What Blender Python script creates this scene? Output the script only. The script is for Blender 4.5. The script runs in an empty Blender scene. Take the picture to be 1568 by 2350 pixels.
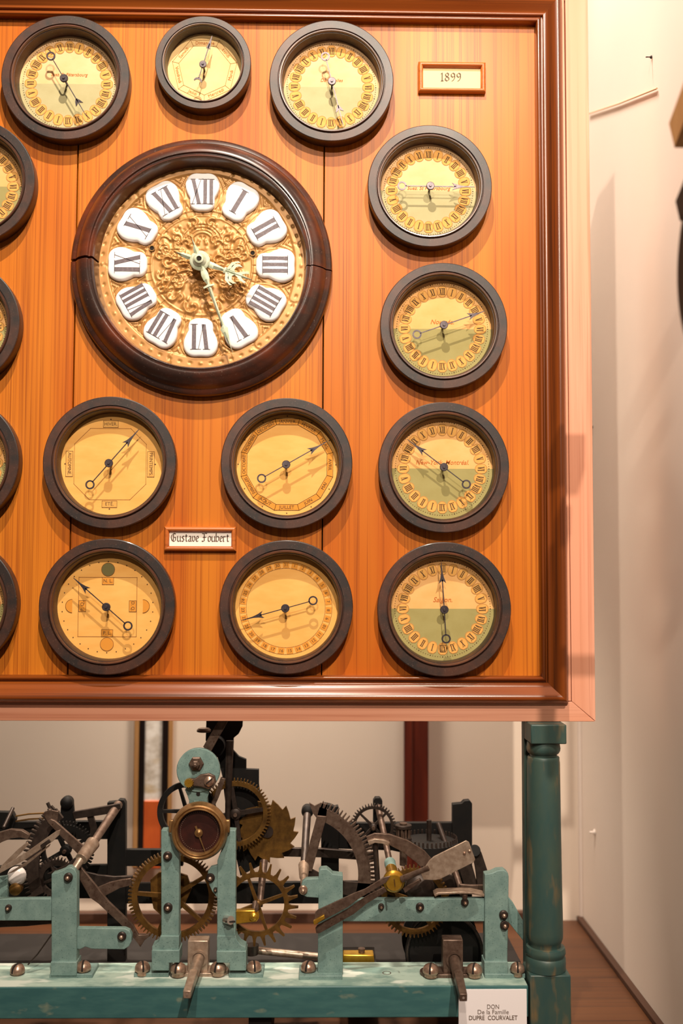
import bpy, bmesh, math, random
import numpy as np
from mathutils import Matrix, Vector

random.seed(7)
rng = np.random.default_rng(11)
scene = bpy.context.scene
COL = scene.collection
PI = math.pi
S = 0.0006                      # one photograph pixel on the panel plane is 0.6 mm
F = 2350.0                      # focal length in photograph pixels = camera distance to the panel

# ------------------------------------------------------------------ camera
TILT, YAW, ROLL = math.radians(3.45), math.radians(1.0), 0.004
CAM = Vector((-41.0, -F, 0.0))
ROT = (Matrix.Rotation(-YAW, 3, 'Z') @ Matrix.Rotation(PI / 2 + TILT, 3, 'X') @ Matrix.Rotation(ROLL, 3, 'Z'))
cam_data = bpy.data.cameras.new('camera')
cam_data.sensor_fit = 'VERTICAL'
cam_data.sensor_height = 36.0
cam_data.lens = 36.0 * F / 2350.0
cam_data.clip_start = 0.01
cam_data.dof.use_dof = True
cam_data.dof.focus_distance = F * S
cam_data.dof.aperture_fstop = 2.4
cam = bpy.data.objects.new('camera', cam_data)
COL.objects.link(cam)
cam.matrix_world = Matrix.Translation(CAM * S) @ ROT.to_4x4()
scene.camera = cam

# ------------------------------------------------------------------ light and exposure
vs = scene.view_settings
vs.view_transform = 'Standard'
vs.look = 'None'
vs.gamma = 1.0
vs.use_curve_mapping = False
vs.exposure = -0.18

world = bpy.data.worlds.new('room_ambience')
scene.world = world
world.use_nodes = True
bg = world.node_tree.nodes['Background']
bg.inputs['Color'].default_value = (1.0, 0.80, 0.62, 1)
bg.inputs['Strength'].default_value = 0.07


def spot(name, pos, target, power, radius, color, angle=70, blend=0.6):
    ld = bpy.data.lights.new(name, 'SPOT')
    ld.energy = power
    ld.shadow_soft_size = radius
    ld.color = color
    ld.spot_size = math.radians(angle)
    ld.spot_blend = blend
    ob = bpy.data.objects.new(name, ld)
    COL.objects.link(ob)
    p = Vector(pos) * S
    ob.location = p
    ob.rotation_euler = (Vector(target) * S - p).to_track_quat('-Z', 'Y').to_euler()
    return ob


WARM = (1.0, 0.86, 0.70)
spot('unseen_spotlight', (-150, -1650, 2850), (-280, 0, 420), 165, 0.014, WARM, 70, 0.6)
spot('unseen_spotlight', (860, -5000, 3700), (0, 0, 300), 460, 0.022, WARM, 34, 0.8)
spot('unseen_spotlight', (-370, -5200, 2450), (300, 0, 420), 190, 0.035, WARM, 34, 1.0)
spot('unseen_spotlight', (-750, 480, 1300), (-700, 800, -800), 95, 0.05, WARM, 64, 0.9)
spot('unseen_spotlight', (0, 480, 1300), (0, 800, -800), 105, 0.05, WARM, 60, 0.9)
spot('unseen_spotlight', (330, 120, 2700), (560, 250, 0), 105, 0.08, (1.0, 0.88, 0.76), 90, 0.8)  # unseen fill light, added above the gap to brighten the right wall


# ------------------------------------------------------------------ pixel <-> place
def ray(u, v):
    return ROT @ Vector(((u - 784.0) / F, -(v - 1175.0) / F, -1.0))


def W(u, v, y=0.0):
    """point on the plane Y = y that the camera sees at pixel (u, v); all in panel pixels"""
    d = ray(u, v)
    t = (y - CAM.y) / d.y
    return CAM + d * t


def WZ(u, v, z):
    d = ray(u, v)
    t = (z - CAM.z) / d.z
    return CAM + d * t


def WX(u, v, x):
    d = ray(u, v)
    t = (x - CAM.x) / d.x
    return CAM + d * t


def vat(x, y, z):
    """pixel row at which a place is seen"""
    p = ROT.transposed() @ (Vector((x, y, z)) - CAM)
    return 1175.0 + F * p.y / p.z


def K(y):
    return (F + y) / F


# ------------------------------------------------------------------ materials
MATS = {}


def srgb(r, g, b):
    def f(c):
        c /= 255.0
        return c / 12.92 if c <= 0.04045 else ((c + 0.055) / 1.055) ** 2.4
    return (f(r), f(g), f(b), 1.0)


def mat(name, c1, c2=None, rough=0.5, metal=0.0, scale=(60, 60, 60), bump=0.0, detail=4.0, lo=0.35, hi=0.65,
        c3=None, c3scale=(400, 400, 400), c3lo=0.62, c3hi=0.72, coat=0.0, spec=0.5, bumpdist=0.001):
    m = bpy.data.materials.new(name)
    m.use_nodes = True
    nt = m.node_tree
    N, L = nt.nodes, nt.links
    b = N['Principled BSDF']
    b.inputs['Roughness'].default_value = rough
    b.inputs['Metallic'].default_value = metal
    b.inputs['Specular IOR Level'].default_value = spec
    b.inputs['Coat Weight'].default_value = coat
    b.inputs['Coat Roughness'].default_value = 0.15
    b.inputs['Base Color'].default_value = c1
    MATS[name] = m
    if c2 is None:
        return m
    tc = N.new('ShaderNodeTexCoord')
    mp = N.new('ShaderNodeMapping')
    mp.inputs['Scale'].default_value = scale
    L.new(tc.outputs['Object'], mp.inputs['Vector'])
    nz = N.new('ShaderNodeTexNoise')
    nz.inputs['Scale'].default_value = 1.0
    nz.inputs['Detail'].default_value = detail
    nz.inputs['Roughness'].default_value = 0.6
    L.new(mp.outputs['Vector'], nz.inputs['Vector'])
    rp = N.new('ShaderNodeMapRange')
    rp.inputs['From Min'].default_value = lo
    rp.inputs['From Max'].default_value = hi
    L.new(nz.outputs['Fac'], rp.inputs['Value'])
    mx = N.new('ShaderNodeMix')
    mx.data_type = 'RGBA'
    L.new(rp.outputs['Result'], mx.inputs['Factor'])
    mx.inputs['A'].default_value = c1
    mx.inputs['B'].default_value = c2
    out = mx.outputs['Result']
    if c3 is not None:
        mp2 = N.new('ShaderNodeMapping')
        mp2.inputs['Scale'].default_value = c3scale
        L.new(tc.outputs['Object'], mp2.inputs['Vector'])
        n2 = N.new('ShaderNodeTexNoise')
        n2.inputs['Scale'].default_value = 1.0
        n2.inputs['Detail'].default_value = 3.0
        L.new(mp2.outputs['Vector'], n2.inputs['Vector'])
        r2 = N.new('ShaderNodeMapRange')
        r2.inputs['From Min'].default_value = c3lo
        r2.inputs['From Max'].default_value = c3hi
        L.new(n2.outputs['Fac'], r2.inputs['Value'])
        m2 = N.new('ShaderNodeMix')
        m2.data_type = 'RGBA'
        L.new(r2.outputs['Result'], m2.inputs['Factor'])
        L.new(out, m2.inputs['A'])
        m2.inputs['B'].default_value = c3
        out = m2.outputs['Result']
    L.new(out, b.inputs['Base Color'])
    if bump:
        bp = N.new('ShaderNodeBump')
        bp.inputs['Strength'].default_value = bump
        bp.inputs['Distance'].default_value = bumpdist
        L.new(nz.outputs['Fac'], bp.inputs['Height'])
        L.new(bp.outputs['Normal'], b.inputs['Normal'])
    return m


def wood(name, light, mid, dark, along='Z', rough=0.35, coat=0.3, fine=420.0, wave=34.0, spec=0.35):
    """straight grained pine: fine fibres, growth-ring lines and broad tone drift"""
    m = bpy.data.materials.new(name)
    m.use_nodes = True
    nt = m.node_tree
    N, L = nt.nodes, nt.links
    b = N['Principled BSDF']
    b.inputs['Roughness'].default_value = rough
    b.inputs['Coat Weight'].default_value = coat
    b.inputs['Coat Roughness'].default_value = 0.28
    b.inputs['Specular IOR Level'].default_value = spec
    tc = N.new('ShaderNodeTexCoord')
    inf = N.new('ShaderNodeObjectInfo')
    add = N.new('ShaderNodeVectorMath')
    add.operation = 'ADD'
    L.new(tc.outputs['Object'], add.inputs[0])
    sc_ = N.new('ShaderNodeVectorMath')
    sc_.operation = 'SCALE'
    cmb = N.new('ShaderNodeCombineXYZ')
    for i in range(3):
        L.new(inf.outputs['Random'], cmb.inputs[i])
    L.new(cmb.outputs[0], sc_.inputs[0])
    sc_.inputs['Scale'].default_value = 3.0
    L.new(sc_.outputs[0], add.inputs[1])

    def mapped(sx, sl):
        mp = N.new('ShaderNodeMapping')
        mp.inputs['Scale'].default_value = (sx, sx, sl) if along == 'Z' else (sl, sx, sx)
        L.new(add.outputs[0], mp.inputs['Vector'])
        return mp.outputs['Vector']

    def noise(vec, detail=3.0, rough_=0.6):
        n = N.new('ShaderNodeTexNoise')
        n.inputs['Scale'].default_value = 1.0
        n.inputs['Detail'].default_value = detail
        n.inputs['Roughness'].default_value = rough_
        L.new(vec, n.inputs['Vector'])
        return n.outputs['Fac']
    fib = noise(mapped(fine, 5.0))
    drift = noise(mapped(14.0, 1.6), 2.0)
    lines = noise(mapped(wave * 5, 1.1), 1.0, 0.4)
    ramp = N.new('ShaderNodeMapRange')
    ramp.inputs['From Min'].default_value = 0.46
    ramp.inputs['From Max'].default_value = 0.60
    L.new(lines, ramp.inputs['Value'])
    m1 = N.new('ShaderNodeMix')
    m1.data_type = 'RGBA'
    r0 = N.new('ShaderNodeMapRange')
    r0.inputs['From Min'].default_value = 0.3
    r0.inputs['From Max'].default_value = 0.7
    L.new(drift, r0.inputs['Value'])
    L.new(r0.outputs[0], m1.inputs['Factor'])
    m1.inputs['A'].default_value = light
    m1.inputs['B'].default_value = mid
    mul = N.new('ShaderNodeMath')
    mul.operation = 'MULTIPLY'
    L.new(ramp.outputs[0], mul.inputs[0])
    r1 = N.new('ShaderNodeMapRange')
    r1.inputs['From Min'].default_value = 0.35
    r1.inputs['From Max'].default_value = 0.7
    r1.inputs['To Max'].default_value = 0.75
    L.new(fib, r1.inputs['Value'])
    L.new(r1.outputs[0], mul.inputs[1])
    m2 = N.new('ShaderNodeMix')
    m2.data_type = 'RGBA'
    L.new(mul.outputs[0], m2.inputs['Factor'])
    L.new(m1.outputs['Result'], m2.inputs['A'])
    m2.inputs['B'].default_value = dark
    L.new(m2.outputs['Result'], b.inputs['Base Color'])
    bp = N.new('ShaderNodeBump')
    bp.inputs['Strength'].default_value = 0.12
    bp.inputs['Distance'].default_value = 0.0005
    L.new(fib, bp.inputs['Height'])
    L.new(bp.outputs['Normal'], b.inputs['Normal'])
    MATS[name] = m
    return m


wood('pine_panel', srgb(204, 120, 30), srgb(182, 90, 16), srgb(124, 50, 6), rough=0.5, coat=0.16, fine=700.0, wave=62.0, spec=0.2)
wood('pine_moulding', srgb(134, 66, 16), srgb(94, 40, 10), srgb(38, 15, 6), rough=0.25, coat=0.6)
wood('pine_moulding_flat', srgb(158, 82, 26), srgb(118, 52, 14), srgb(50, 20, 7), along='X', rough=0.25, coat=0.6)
wood('rose_casing', srgb(222, 162, 136), srgb(212, 142, 110), srgb(186, 112, 82), rough=0.5, coat=0.1)
wood('rose_casing_flat', srgb(222, 162, 136), srgb(212, 142, 110), srgb(186, 112, 82), along='X', rough=0.5, coat=0.1)
wood('tag_frame_wood', srgb(196, 112, 50), srgb(180, 92, 38), srgb(140, 64, 24), along='X')
wood('ledge_wood', srgb(86, 50, 25), srgb(72, 40, 20), srgb(44, 25, 13), along='X', rough=0.5, coat=0.1)
mat('dark_back', srgb(20, 12, 8), rough=0.9)
mat('ebonised_wood', srgb(38, 28, 26), srgb(76, 42, 28), rough=0.46, scale=(24, 24, 24), lo=0.42, hi=0.68,
    c3=srgb(112, 88, 74), c3scale=(500, 500, 500), c3lo=0.62, c3hi=0.78, coat=0.15, bump=0.15)
mat('ebonised_bead', srgb(54, 38, 32), srgb(96, 56, 38), rough=0.34, scale=(30, 30, 30), coat=0.3)
mat('clock_ring_wood', srgb(56, 38, 33), srgb(112, 52, 28), rough=0.3, scale=(9, 9, 16), lo=0.45, hi=0.72,
    c3=srgb(120, 98, 86), c3scale=(420, 420, 420), c3lo=0.64, c3hi=0.80, coat=0.35, bump=0.12)
mat('paper_day', srgb(236, 182, 116), srgb(226, 162, 88), rough=0.75, scale=(22, 22, 34), lo=0.3, hi=0.75)
mat('paper_day_lit', srgb(234, 192, 144), srgb(226, 176, 118), rough=0.75, scale=(22, 22, 34), lo=0.3, hi=0.75)  # same day paper; paler tone paints in the stronger light on the upper dials
mat('paper_night_lit', srgb(182, 172, 128), srgb(170, 158, 112), rough=0.75, scale=(30, 30, 40), lo=0.3, hi=0.75)  # night half of the same paper, lightened for the bright upper row
mat('paper_night', srgb(162, 150, 94), srgb(150, 136, 78), rough=0.75, scale=(30, 30, 40), lo=0.3, hi=0.75)
mat('paper_plain', srgb(240, 180, 96), srgb(228, 160, 72), rough=0.7, scale=(18, 18, 60), lo=0.3, hi=0.75)
mat('paper_pale', srgb(236, 200, 140), srgb(228, 186, 118), rough=0.75, scale=(18, 18, 30), lo=0.3, hi=0.75)
mat('cartouche_paper', srgb(226, 168, 88), srgb(218, 156, 74), rough=0.8, scale=(80, 80, 80))
mat('cartouche_edge', srgb(188, 130, 64), rough=0.8)
mat('print_ink', srgb(84, 58, 34), rough=0.9)
mat('faded_red_ink', srgb(190, 100, 40), rough=0.9)
mat('faint_line', srgb(150, 96, 44), rough=0.9)
mat('moon_grey', srgb(112, 102, 56), rough=0.8)
mat('moon_gold', srgb(216, 140, 44), rough=0.8)
mat('blued_steel', srgb(74, 66, 72), srgb(96, 86, 88), rough=0.35, metal=0.7, scale=(200, 200, 200))
mat('gilt_brass', srgb(172, 120, 62), srgb(186, 136, 78), rough=0.4, metal=0.25, scale=(60, 60, 60), bump=0.1)
mat('enamel_white', srgb(244, 240, 240), rough=0.12, coat=0.6)
mat('enamel_ink', srgb(92, 78, 84), srgb(122, 108, 112), rough=0.5, scale=(300, 300, 300), lo=0.5, hi=0.75)
mat('verdigris_hand', srgb(206, 210, 186), srgb(170, 180, 152), rough=0.5, scale=(90, 90, 90))
mat('hole_black', srgb(24, 14, 8), rough=0.9)
mat('card_white', srgb(240, 232, 234), rough=0.6)
mat('tag_card', srgb(240, 206, 150), rough=0.7)
mat('tag_card_pale', srgb(238, 228, 218), rough=0.7)
mat('teal_iron', srgb(120, 145, 139), srgb(100, 126, 122), rough=0.55, scale=(70, 70, 70),
    c3=srgb(60, 84, 80), c3scale=(600, 600, 600), c3lo=0.60, c3hi=0.72, bump=0.12)
mat('teal_stand', srgb(46, 72, 70), srgb(62, 78, 68), rough=0.45, scale=(40, 40, 14), lo=0.40, hi=0.70,
    c3=srgb(112, 92, 62), c3scale=(60, 60, 16), c3lo=0.58, c3hi=0.74, bump=0.15)
mat('teal_bed', srgb(50, 92, 94), srgb(62, 104, 103), rough=0.42, scale=(20, 90, 90), lo=0.4, hi=0.65,
    c3=srgb(120, 130, 112), c3scale=(30, 60, 60), c3lo=0.62, c3hi=0.75, bump=0.1)
mat('lit_bed_top', srgb(168, 188, 176), srgb(120, 148, 140), rough=0.5, scale=(26, 50, 50), lo=0.42, hi=0.62, c3=srgb(206, 214, 204), c3scale=(14, 30, 30), c3lo=0.55, c3hi=0.6)  # bed paint lightened for overhead light on the top face; mottling is random
mat('tag_ink', srgb(104, 84, 72), rough=0.9)
mat('black_iron', srgb(14, 13, 13), srgb(22, 18, 16), rough=0.6, spec=0.25, scale=(60, 60, 60))
mat('brown_steel', srgb(112, 92, 80), srgb(84, 64, 54), rough=0.42, metal=0.55, scale=(110, 110, 110),
    c3=srgb(70, 46, 34), c3scale=(300, 300, 300), bump=0.1)
mat('pale_steel', srgb(182, 160, 142), srgb(150, 126, 108), rough=0.38, metal=0.55, scale=(120, 120, 120), bump=0.1)
mat('dark_steel', srgb(66, 54, 48), srgb(46, 36, 32), rough=0.45, metal=0.5, scale=(100, 100, 100))
mat('screw_steel', srgb(190, 160, 140), srgb(150, 116, 98), rough=0.32, metal=0.7, scale=(160, 160, 160))
mat('bright_steel', srgb(220, 214, 208), rough=0.2, metal=0.9)
mat('old_brass', srgb(128, 92, 42), srgb(92, 64, 30), rough=0.42, metal=0.65, scale=(90, 90, 90), bump=0.08)
mat('bright_brass', srgb(206, 160, 58), srgb(184, 136, 42), rough=0.3, metal=0.75, scale=(90, 90, 90))
mat('bronze_bezel', srgb(160, 122, 78), srgb(128, 92, 54), rough=0.34, metal=0.65, scale=(90, 90, 90))
mat('maroon_face', srgb(56, 22, 16), srgb(40, 15, 11), rough=0.4, scale=(60, 60, 60))
mat('white_porcelain', srgb(236, 226, 222), rough=0.3)
mat('plaster', srgb(228, 212, 196), srgb(221, 203, 186), rough=0.85, scale=(3, 3, 2), lo=0.2, hi=0.8, bump=0.03)
mat('plaster_side', srgb(226, 212, 200), srgb(220, 204, 190), rough=0.85, scale=(3, 2, 2), lo=0.2, hi=0.8, bump=0.03)
mat('white_trim', srgb(236, 222, 212), rough=0.6)
mat('oxblood_wood', srgb(108, 40, 22), srgb(84, 28, 16), rough=0.4, scale=(60, 60, 6))
mat('black_lacquer', srgb(24, 14, 12), rough=0.35)
mat('tan_wood', srgb(186, 140, 88), srgb(170, 122, 72), rough=0.6, scale=(60, 60, 8))
mat('orange_cloth', srgb(206, 92, 26), srgb(190, 78, 20), rough=0.8, scale=(40, 40, 10))
mat('dark_skirting', srgb(66, 38, 22), rough=0.6)
mat('drapery_print', srgb(246, 240, 232), srgb(150, 128, 96), rough=0.7, scale=(16, 16, 22), lo=0.45, hi=0.72,
    c3=srgb(196, 160, 90), c3scale=(10, 10, 26), c3lo=0.55, c3hi=0.68)
mat('tan_shadow', srgb(202, 164, 130), rough=0.8)


# ------------------------------------------------------------------ mesh builder (panel pixels in, metres out)
class MB:
    def __init__(self):
        self.v = []
        self.f = []
        self.mi = []

    def add(self, verts, faces, mi=0):
        o = len(self.v)
        self.v += [tuple(p) for p in verts]
        self.f += [tuple(i + o for i in f) for f in faces]
        self.mi += [mi] * len(faces)
        return self

    def box(self, x0, x1, y0, y1, z0, z1, mi=0):
        vs_ = [(x, y, z) for x in (x0, x1) for y in (y0, y1) for z in (z0, z1)]
        fs = [(0, 1, 3, 2), (4, 6, 7, 5), (0, 4, 5, 1), (2, 3, 7, 6), (0, 2, 6, 4), (1, 5, 7, 3)]
        return self.add(vs_, fs, mi)

    def prism(self, poly, y0, y1, mi=0):
        """poly of (x, z); extruded from y0 (front) to y1"""
        n = len(poly)
        vs_ = [(x, y0, z) for x, z in poly] + [(x, y1, z) for x, z in poly]
        fs = [tuple(range(n)), tuple(range(2 * n - 1, n - 1, -1))]
        fs += [(i, i + n, (i + 1) % n + n, (i + 1) % n) for i in range(n)]
        return self.add(vs_, fs, mi)

    def ppoly(self, uv, y0, y1, mi=0):
        pts = [W(u, v, y0) for u, v in uv]
        return self.prism([(p.x, p.z) for p in pts], y0, y1, mi)

    def pbar(self, a, b, w, y0, y1, w2=None, mi=0):
        """flat bar between pixels a and b, w wide"""
        w2 = w if w2 is None else w2
        A, B = W(a[0], a[1], y0), W(b[0], b[1], y0)
        d = Vector((B.x - A.x, B.z - A.z)).normalized()
        n = Vector((-d.y, d.x))
        k = K(y0) / 2
        return self.prism([(A.x + n.x * w * k, A.z + n.y * w * k), (A.x - n.x * w * k, A.z - n.y * w * k),
                           (B.x - n.x * w2 * k, B.z - n.y * w2 * k), (B.x + n.x * w2 * k, B.z + n.y * w2 * k)], y0, y1, mi)

    def ppath(self, pts, w, y0, y1, mi=0):
        """ribbon through pixels; w a number or a list"""
        P = [W(u, v, y0) for u, v in pts]
        P = [Vector((p.x, p.z)) for p in P]
        ws = [w] * len(P) if not isinstance(w, (list, tuple)) else w
        L_, R_ = [], []
        for i, p in enumerate(P):
            d = (P[min(i + 1, len(P) - 1)] - P[max(i - 1, 0)]).normalized()
            n = Vector((-d.y, d.x)) * ws[i] * K(y0) / 2
            L_.append(p + n)
            R_.append(p - n)
        n = len(P)
        vs_ = [(p.x, y0, p.y) for p in L_] + [(p.x, y0, p.y) for p in R_] + [(p.x, y1, p.y) for p in L_] + [(p.x, y1, p.y) for p in R_]
        fs = []
        for i in range(n - 1):
            fs += [(i, n + i, n + i + 1, i + 1), (2 * n + i, 2 * n + i + 1, 3 * n + i + 1, 3 * n + i),
                   (i, i + 1, 2 * n + i + 1, 2 * n + i), (n + i, 3 * n + i, 3 * n + i + 1, n + i + 1)]
        fs += [(0, 2 * n, 3 * n, n), (n - 1, 2 * n - 1, 4 * n - 1, 3 * n - 1)]
        return self.add(vs_, fs, mi)

    def tube(self, p0, p1, r0, r1=None, n=14, mi=0):
        r1 = r0 if r1 is None else r1
        p0, p1 = Vector(p0), Vector(p1)
        d = (p1 - p0).normalized()
        a = d.orthogonal().normalized()
        b = d.cross(a)
        vs_ = []
        for p, r in ((p0, r0), (p1, r1)):
            vs_ += [p + (a * math.cos(2 * PI * i / n) + b * math.sin(2 * PI * i / n)) * r for i in range(n)]
        fs = [(i, (i + 1) % n, (i + 1) % n + n, i + n) for i in range(n)]
        fs += [tuple(range(n - 1, -1, -1)), tuple(range(n, 2 * n))]
        return self.add(vs_, fs, mi)

    def ptube(self, a, b, r, r1=None, n=14, mi=0):
        """a, b are (u, v, y)"""
        return self.tube(W(*a), W(*b), r * K(a[2]), (r if r1 is None else r1) * K(b[2]), n, mi)

    def path_tube(self, pts, r, n=10, mi=0):
        for i in range(len(pts) - 1):
            self.tube(pts[i], pts[i + 1], r, r, n, mi)
        return self

    def lathe(self, c, prof, axis='Y', n=48, a0=0.0, a1=None, mi=0):
        """prof: list of (radius, distance along axis); full turn or an arc a0..a1"""
        full = a1 is None
        m = n if full else n + 1
        span = 2 * PI if full else a1 - a0
        vs_ = []
        for r, h in prof:
            for i in range(m):
                t = a0 + span * i / n
                if axis == 'Y':
                    vs_.append((c[0] + r * math.cos(t), c[1] + h, c[2] + r * math.sin(t)))
                elif axis == 'Z':
                    vs_.append((c[0] + r * math.cos(t), c[1] + r * math.sin(t), c[2] + h))
                else:
                    vs_.append((c[0] + h, c[1] + r * math.cos(t), c[2] + r * math.sin(t)))
        fs = []
        for j in range(len(prof) - 1):
            for i in range(n):
                i2 = (i + 1) % m if full else i + 1
                fs.append((j * m + i, j * m + i2, (j + 1) * m + i2, (j + 1) * m + i))
        if full:
            fs.append(tuple(range(m)))
            fs.append(tuple(range(len(prof) * m - 1, (len(prof) - 1) * m - 1, -1)))
        else:
            fs.append(tuple(j * m for j in range(len(prof))))
            fs.append(tuple(j * m + m - 1 for j in range(len(prof) - 1, -1, -1)))
        return self.add(vs_, fs, mi)

    def ring(self, c, prof, axis='Y', n=64, mi=0):
        """closed profile swept all the way round (no end caps)"""
        m = n
        vs_ = []
        for r, h in prof:
            for i in range(m):
                t = 2 * PI * i / n
                if axis == 'Y':
                    vs_.append((c[0] + r * math.cos(t), c[1] + h, c[2] + r * math.sin(t)))
                elif axis == 'X':
                    vs_.append((c[0] + h, c[1] + r * math.cos(t), c[2] + r * math.sin(t)))
                else:
                    vs_.append((c[0] + r * math.cos(t), c[1] + r * math.sin(t), c[2] + h))
        k = len(prof)
        fs = [(j * m + i, j * m + (i + 1) % m, ((j + 1) % k) * m + (i + 1) % m, ((j + 1) % k) * m + i)
              for j in range(k) for i in range(m)]
        return self.add(vs_, fs, mi)

    def gear(self, c, r_in, r_root, r_tip, n, y0, y1, shape='gear', a0=0.0, a1=None, mi=0):
        """toothed ring (or sector) in the XZ plane; c = (x, z)"""
        fr = {'gear': [(0.0, 0), (0.28, 0), (0.40, 1), (0.62, 1), (0.76, 0)],
              'spike': [(0.0, 0), (0.36, 0), (0.50, .30), (0.66, 1), (0.82, 1), (0.86, .3)],
              'saw': [(0.0, 0), (0.5, .45), (0.93, 1), (0.97, 0.1)],
              'hook': [(0.0, 0), (0.3, 0), (0.50, 1), (0.62, 1), (0.60, 0.3), (0.8, 0)]}[shape]
        full = a1 is None
        span = 2 * PI if full else a1 - a0
        outer = []
        for i in range(n):
            for t, h in fr:
                outer.append((a0 + span * (i + t) / n, r_root + (r_tip - r_root) * h))
        if not full:
            outer.append((a1, r_root))
        m = len(outer)
        vs_ = []
        for y in (y0, y1):
            vs_ += [(c[0] + r * math.cos(a), y, c[1] + r * math.sin(a)) for a, r in outer]
            vs_ += [(c[0] + r_in * math.cos(a), y, c[1] + r_in * math.sin(a)) for a, r in outer]
        fs = []
        for i in range(m if full else m - 1):
            j = (i + 1) % m
            fs += [(i, j, m + j, m + i), (2 * m + i, 3 * m + i, 3 * m + j, 2 * m + j),
                   (i, 2 * m + i, 2 * m + j, j), (m + i, m + j, 3 * m + j, 3 * m + i)]
        if not full:
            for e in (0, m - 1):
                fs.append((e, m + e, 3 * m + e, 2 * m + e))
        return self.add(vs_, fs, mi)

    def build(self, name, material, parent=None, smooth=True, bevel=0.0, angle=0.6, origin=None, seg=2):
        me = bpy.data.meshes.new(name)
        if parent is not None:
            org = parent['_o']
        elif origin is not None:
            org = origin
        else:
            arr = np.array(self.v)
            org = (float(arr[:, 0].mean()), float(arr[:, 1].max()), float(arr[:, 2].min()))
        o = Vector(org)
        me.from_pydata([((p[0] - o.x) * S, (p[1] - o.y) * S, (p[2] - o.z) * S) for p in self.v], [], self.f)
        for mm in (material if isinstance(material, (list, tuple)) else [material]):
            me.materials.append(MATS[mm])
        if any(self.mi):
            me.polygons.foreach_set('material_index', self.mi)
        bm = bmesh.new()
        bm.from_mesh(me)
        bmesh.ops.recalc_face_normals(bm, faces=bm.faces)
        bm.to_mesh(me)
        bm.free()
        if smooth:
            me.polygons.foreach_set('use_smooth', [True] * len(me.polygons))
            me.set_sharp_from_angle(angle=angle)
        me.update()
        return link_mesh(name, me, parent, o, bevel, seg)


def link_mesh(name, me, parent, o, bevel=0.0, seg=2):
    ob = bpy.data.objects.new(name, me)
    COL.objects.link(ob)
    ob['_o'] = tuple(o)
    if parent is None:
        ob.location = Vector(o) * S
    else:
        ob.parent = parent
    if bevel:
        md = ob.modifiers.new('edge', 'BEVEL')
        md.width = bevel * S
        md.segments = seg
        md.limit_method = 'ANGLE'
        md.angle_limit = 0.7
    return ob


def thing(name, origin, label, cat, group=None):
    e = bpy.data.objects.new(name, None)
    COL.objects.link(e)
    e.empty_display_size = 0.02
    e.location = Vector(origin) * S
    e['_o'] = tuple(origin)
    return tag(e, label, cat, group)


def tag(o, label, cat, group=None, kind=None):
    if label:
        o['label'] = label
    if cat:
        o['category'] = cat
    if group:
        o['group'] = group
    if kind:
        o['kind'] = kind
    return o


def struct(o, kind='structure', label=None):
    o['kind'] = kind
    if label:
        o['label'] = label
    return o


# ------------------------------------------------------------------ lettering
TEXTS = {}


def make_texts(items):
    obs = []
    for s, shear, bold in items:
        cu = bpy.data.curves.new('t', 'FONT')
        cu.body = s
        cu.size = 1.0
        cu.shear = shear
        cu.offset = bold
        cu.align_x = 'CENTER'
        cu.align_y = 'CENTER'
        cu.resolution_u = 3
        ob = bpy.data.objects.new('t', cu)
        COL.objects.link(ob)
        obs.append((s, ob))
    bpy.context.view_layer.update()
    dg = bpy.context.evaluated_depsgraph_get()
    for s, ob in obs:
        me = ob.evaluated_get(dg).to_mesh()
        TEXTS[s] = ([tuple(v.co) for v in me.vertices], [tuple(p.vertices) for p in me.polygons])
    for s, ob in obs:
        cu = ob.data
        bpy.data.objects.remove(ob)
        bpy.data.curves.remove(cu)


MONTHS = ['JANVIER', 'FÉVRIER', 'MARS', 'AVRIL', 'MAI', 'JUIN', 'JUILLET', 'AOUT', 'SEPTEMBRE', 'OCTOBRE', 'NOVEMBRE', 'DÉCEMBRE']
DAYS = ['Dimanche', 'Lundi', 'Mardi', 'Mercredi', 'Jeudi', 'Vendredi', 'Samedi']
CITIES = ['Nouméa.', 'New-York. Montréal.', 'Saïgon.', 'Suez. St Pétersbourg', 'Dardanelles', 'Pondichéry', 'Rio de Janeiro']
make_texts([(s, 0, 0.0) for s in MONTHS + DAYS + ['HIVER.', 'PRINTEMPS.', 'ETÉ.', 'AUTOMNE.', 'N. L.', 'P. L.', 'P. Q.', 'D. Q.',
                                                  'DON', 'De la Famille'] + [str(i) for i in range(1, 32)]]
           + [(s, 0.3, 0.004) for s in CITIES] + [('DUPRE  COURVALET', 0, 0.012)])


def put_text(mb, s, c, size, y, ang=0.0, squeeze=1.0, mi=0, maxw=None):
    """flat lettering facing the viewer, centred on c = (x, z)"""
    vs_, fs = TEXTS[s]
    if maxw:
        w = (max(p[0] for p in vs_) - min(p[0] for p in vs_)) * size
        squeeze = min(1.0, maxw / w)
    ca, sa = math.cos(ang), math.sin(ang)
    out = []
    for x, z, _ in vs_:
        x, z = x * size * squeeze, z * size
        out.append((c[0] + x * ca - z * sa, y, c[1] + x * sa + z * ca))
    mb.add(out, fs, mi)


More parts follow.
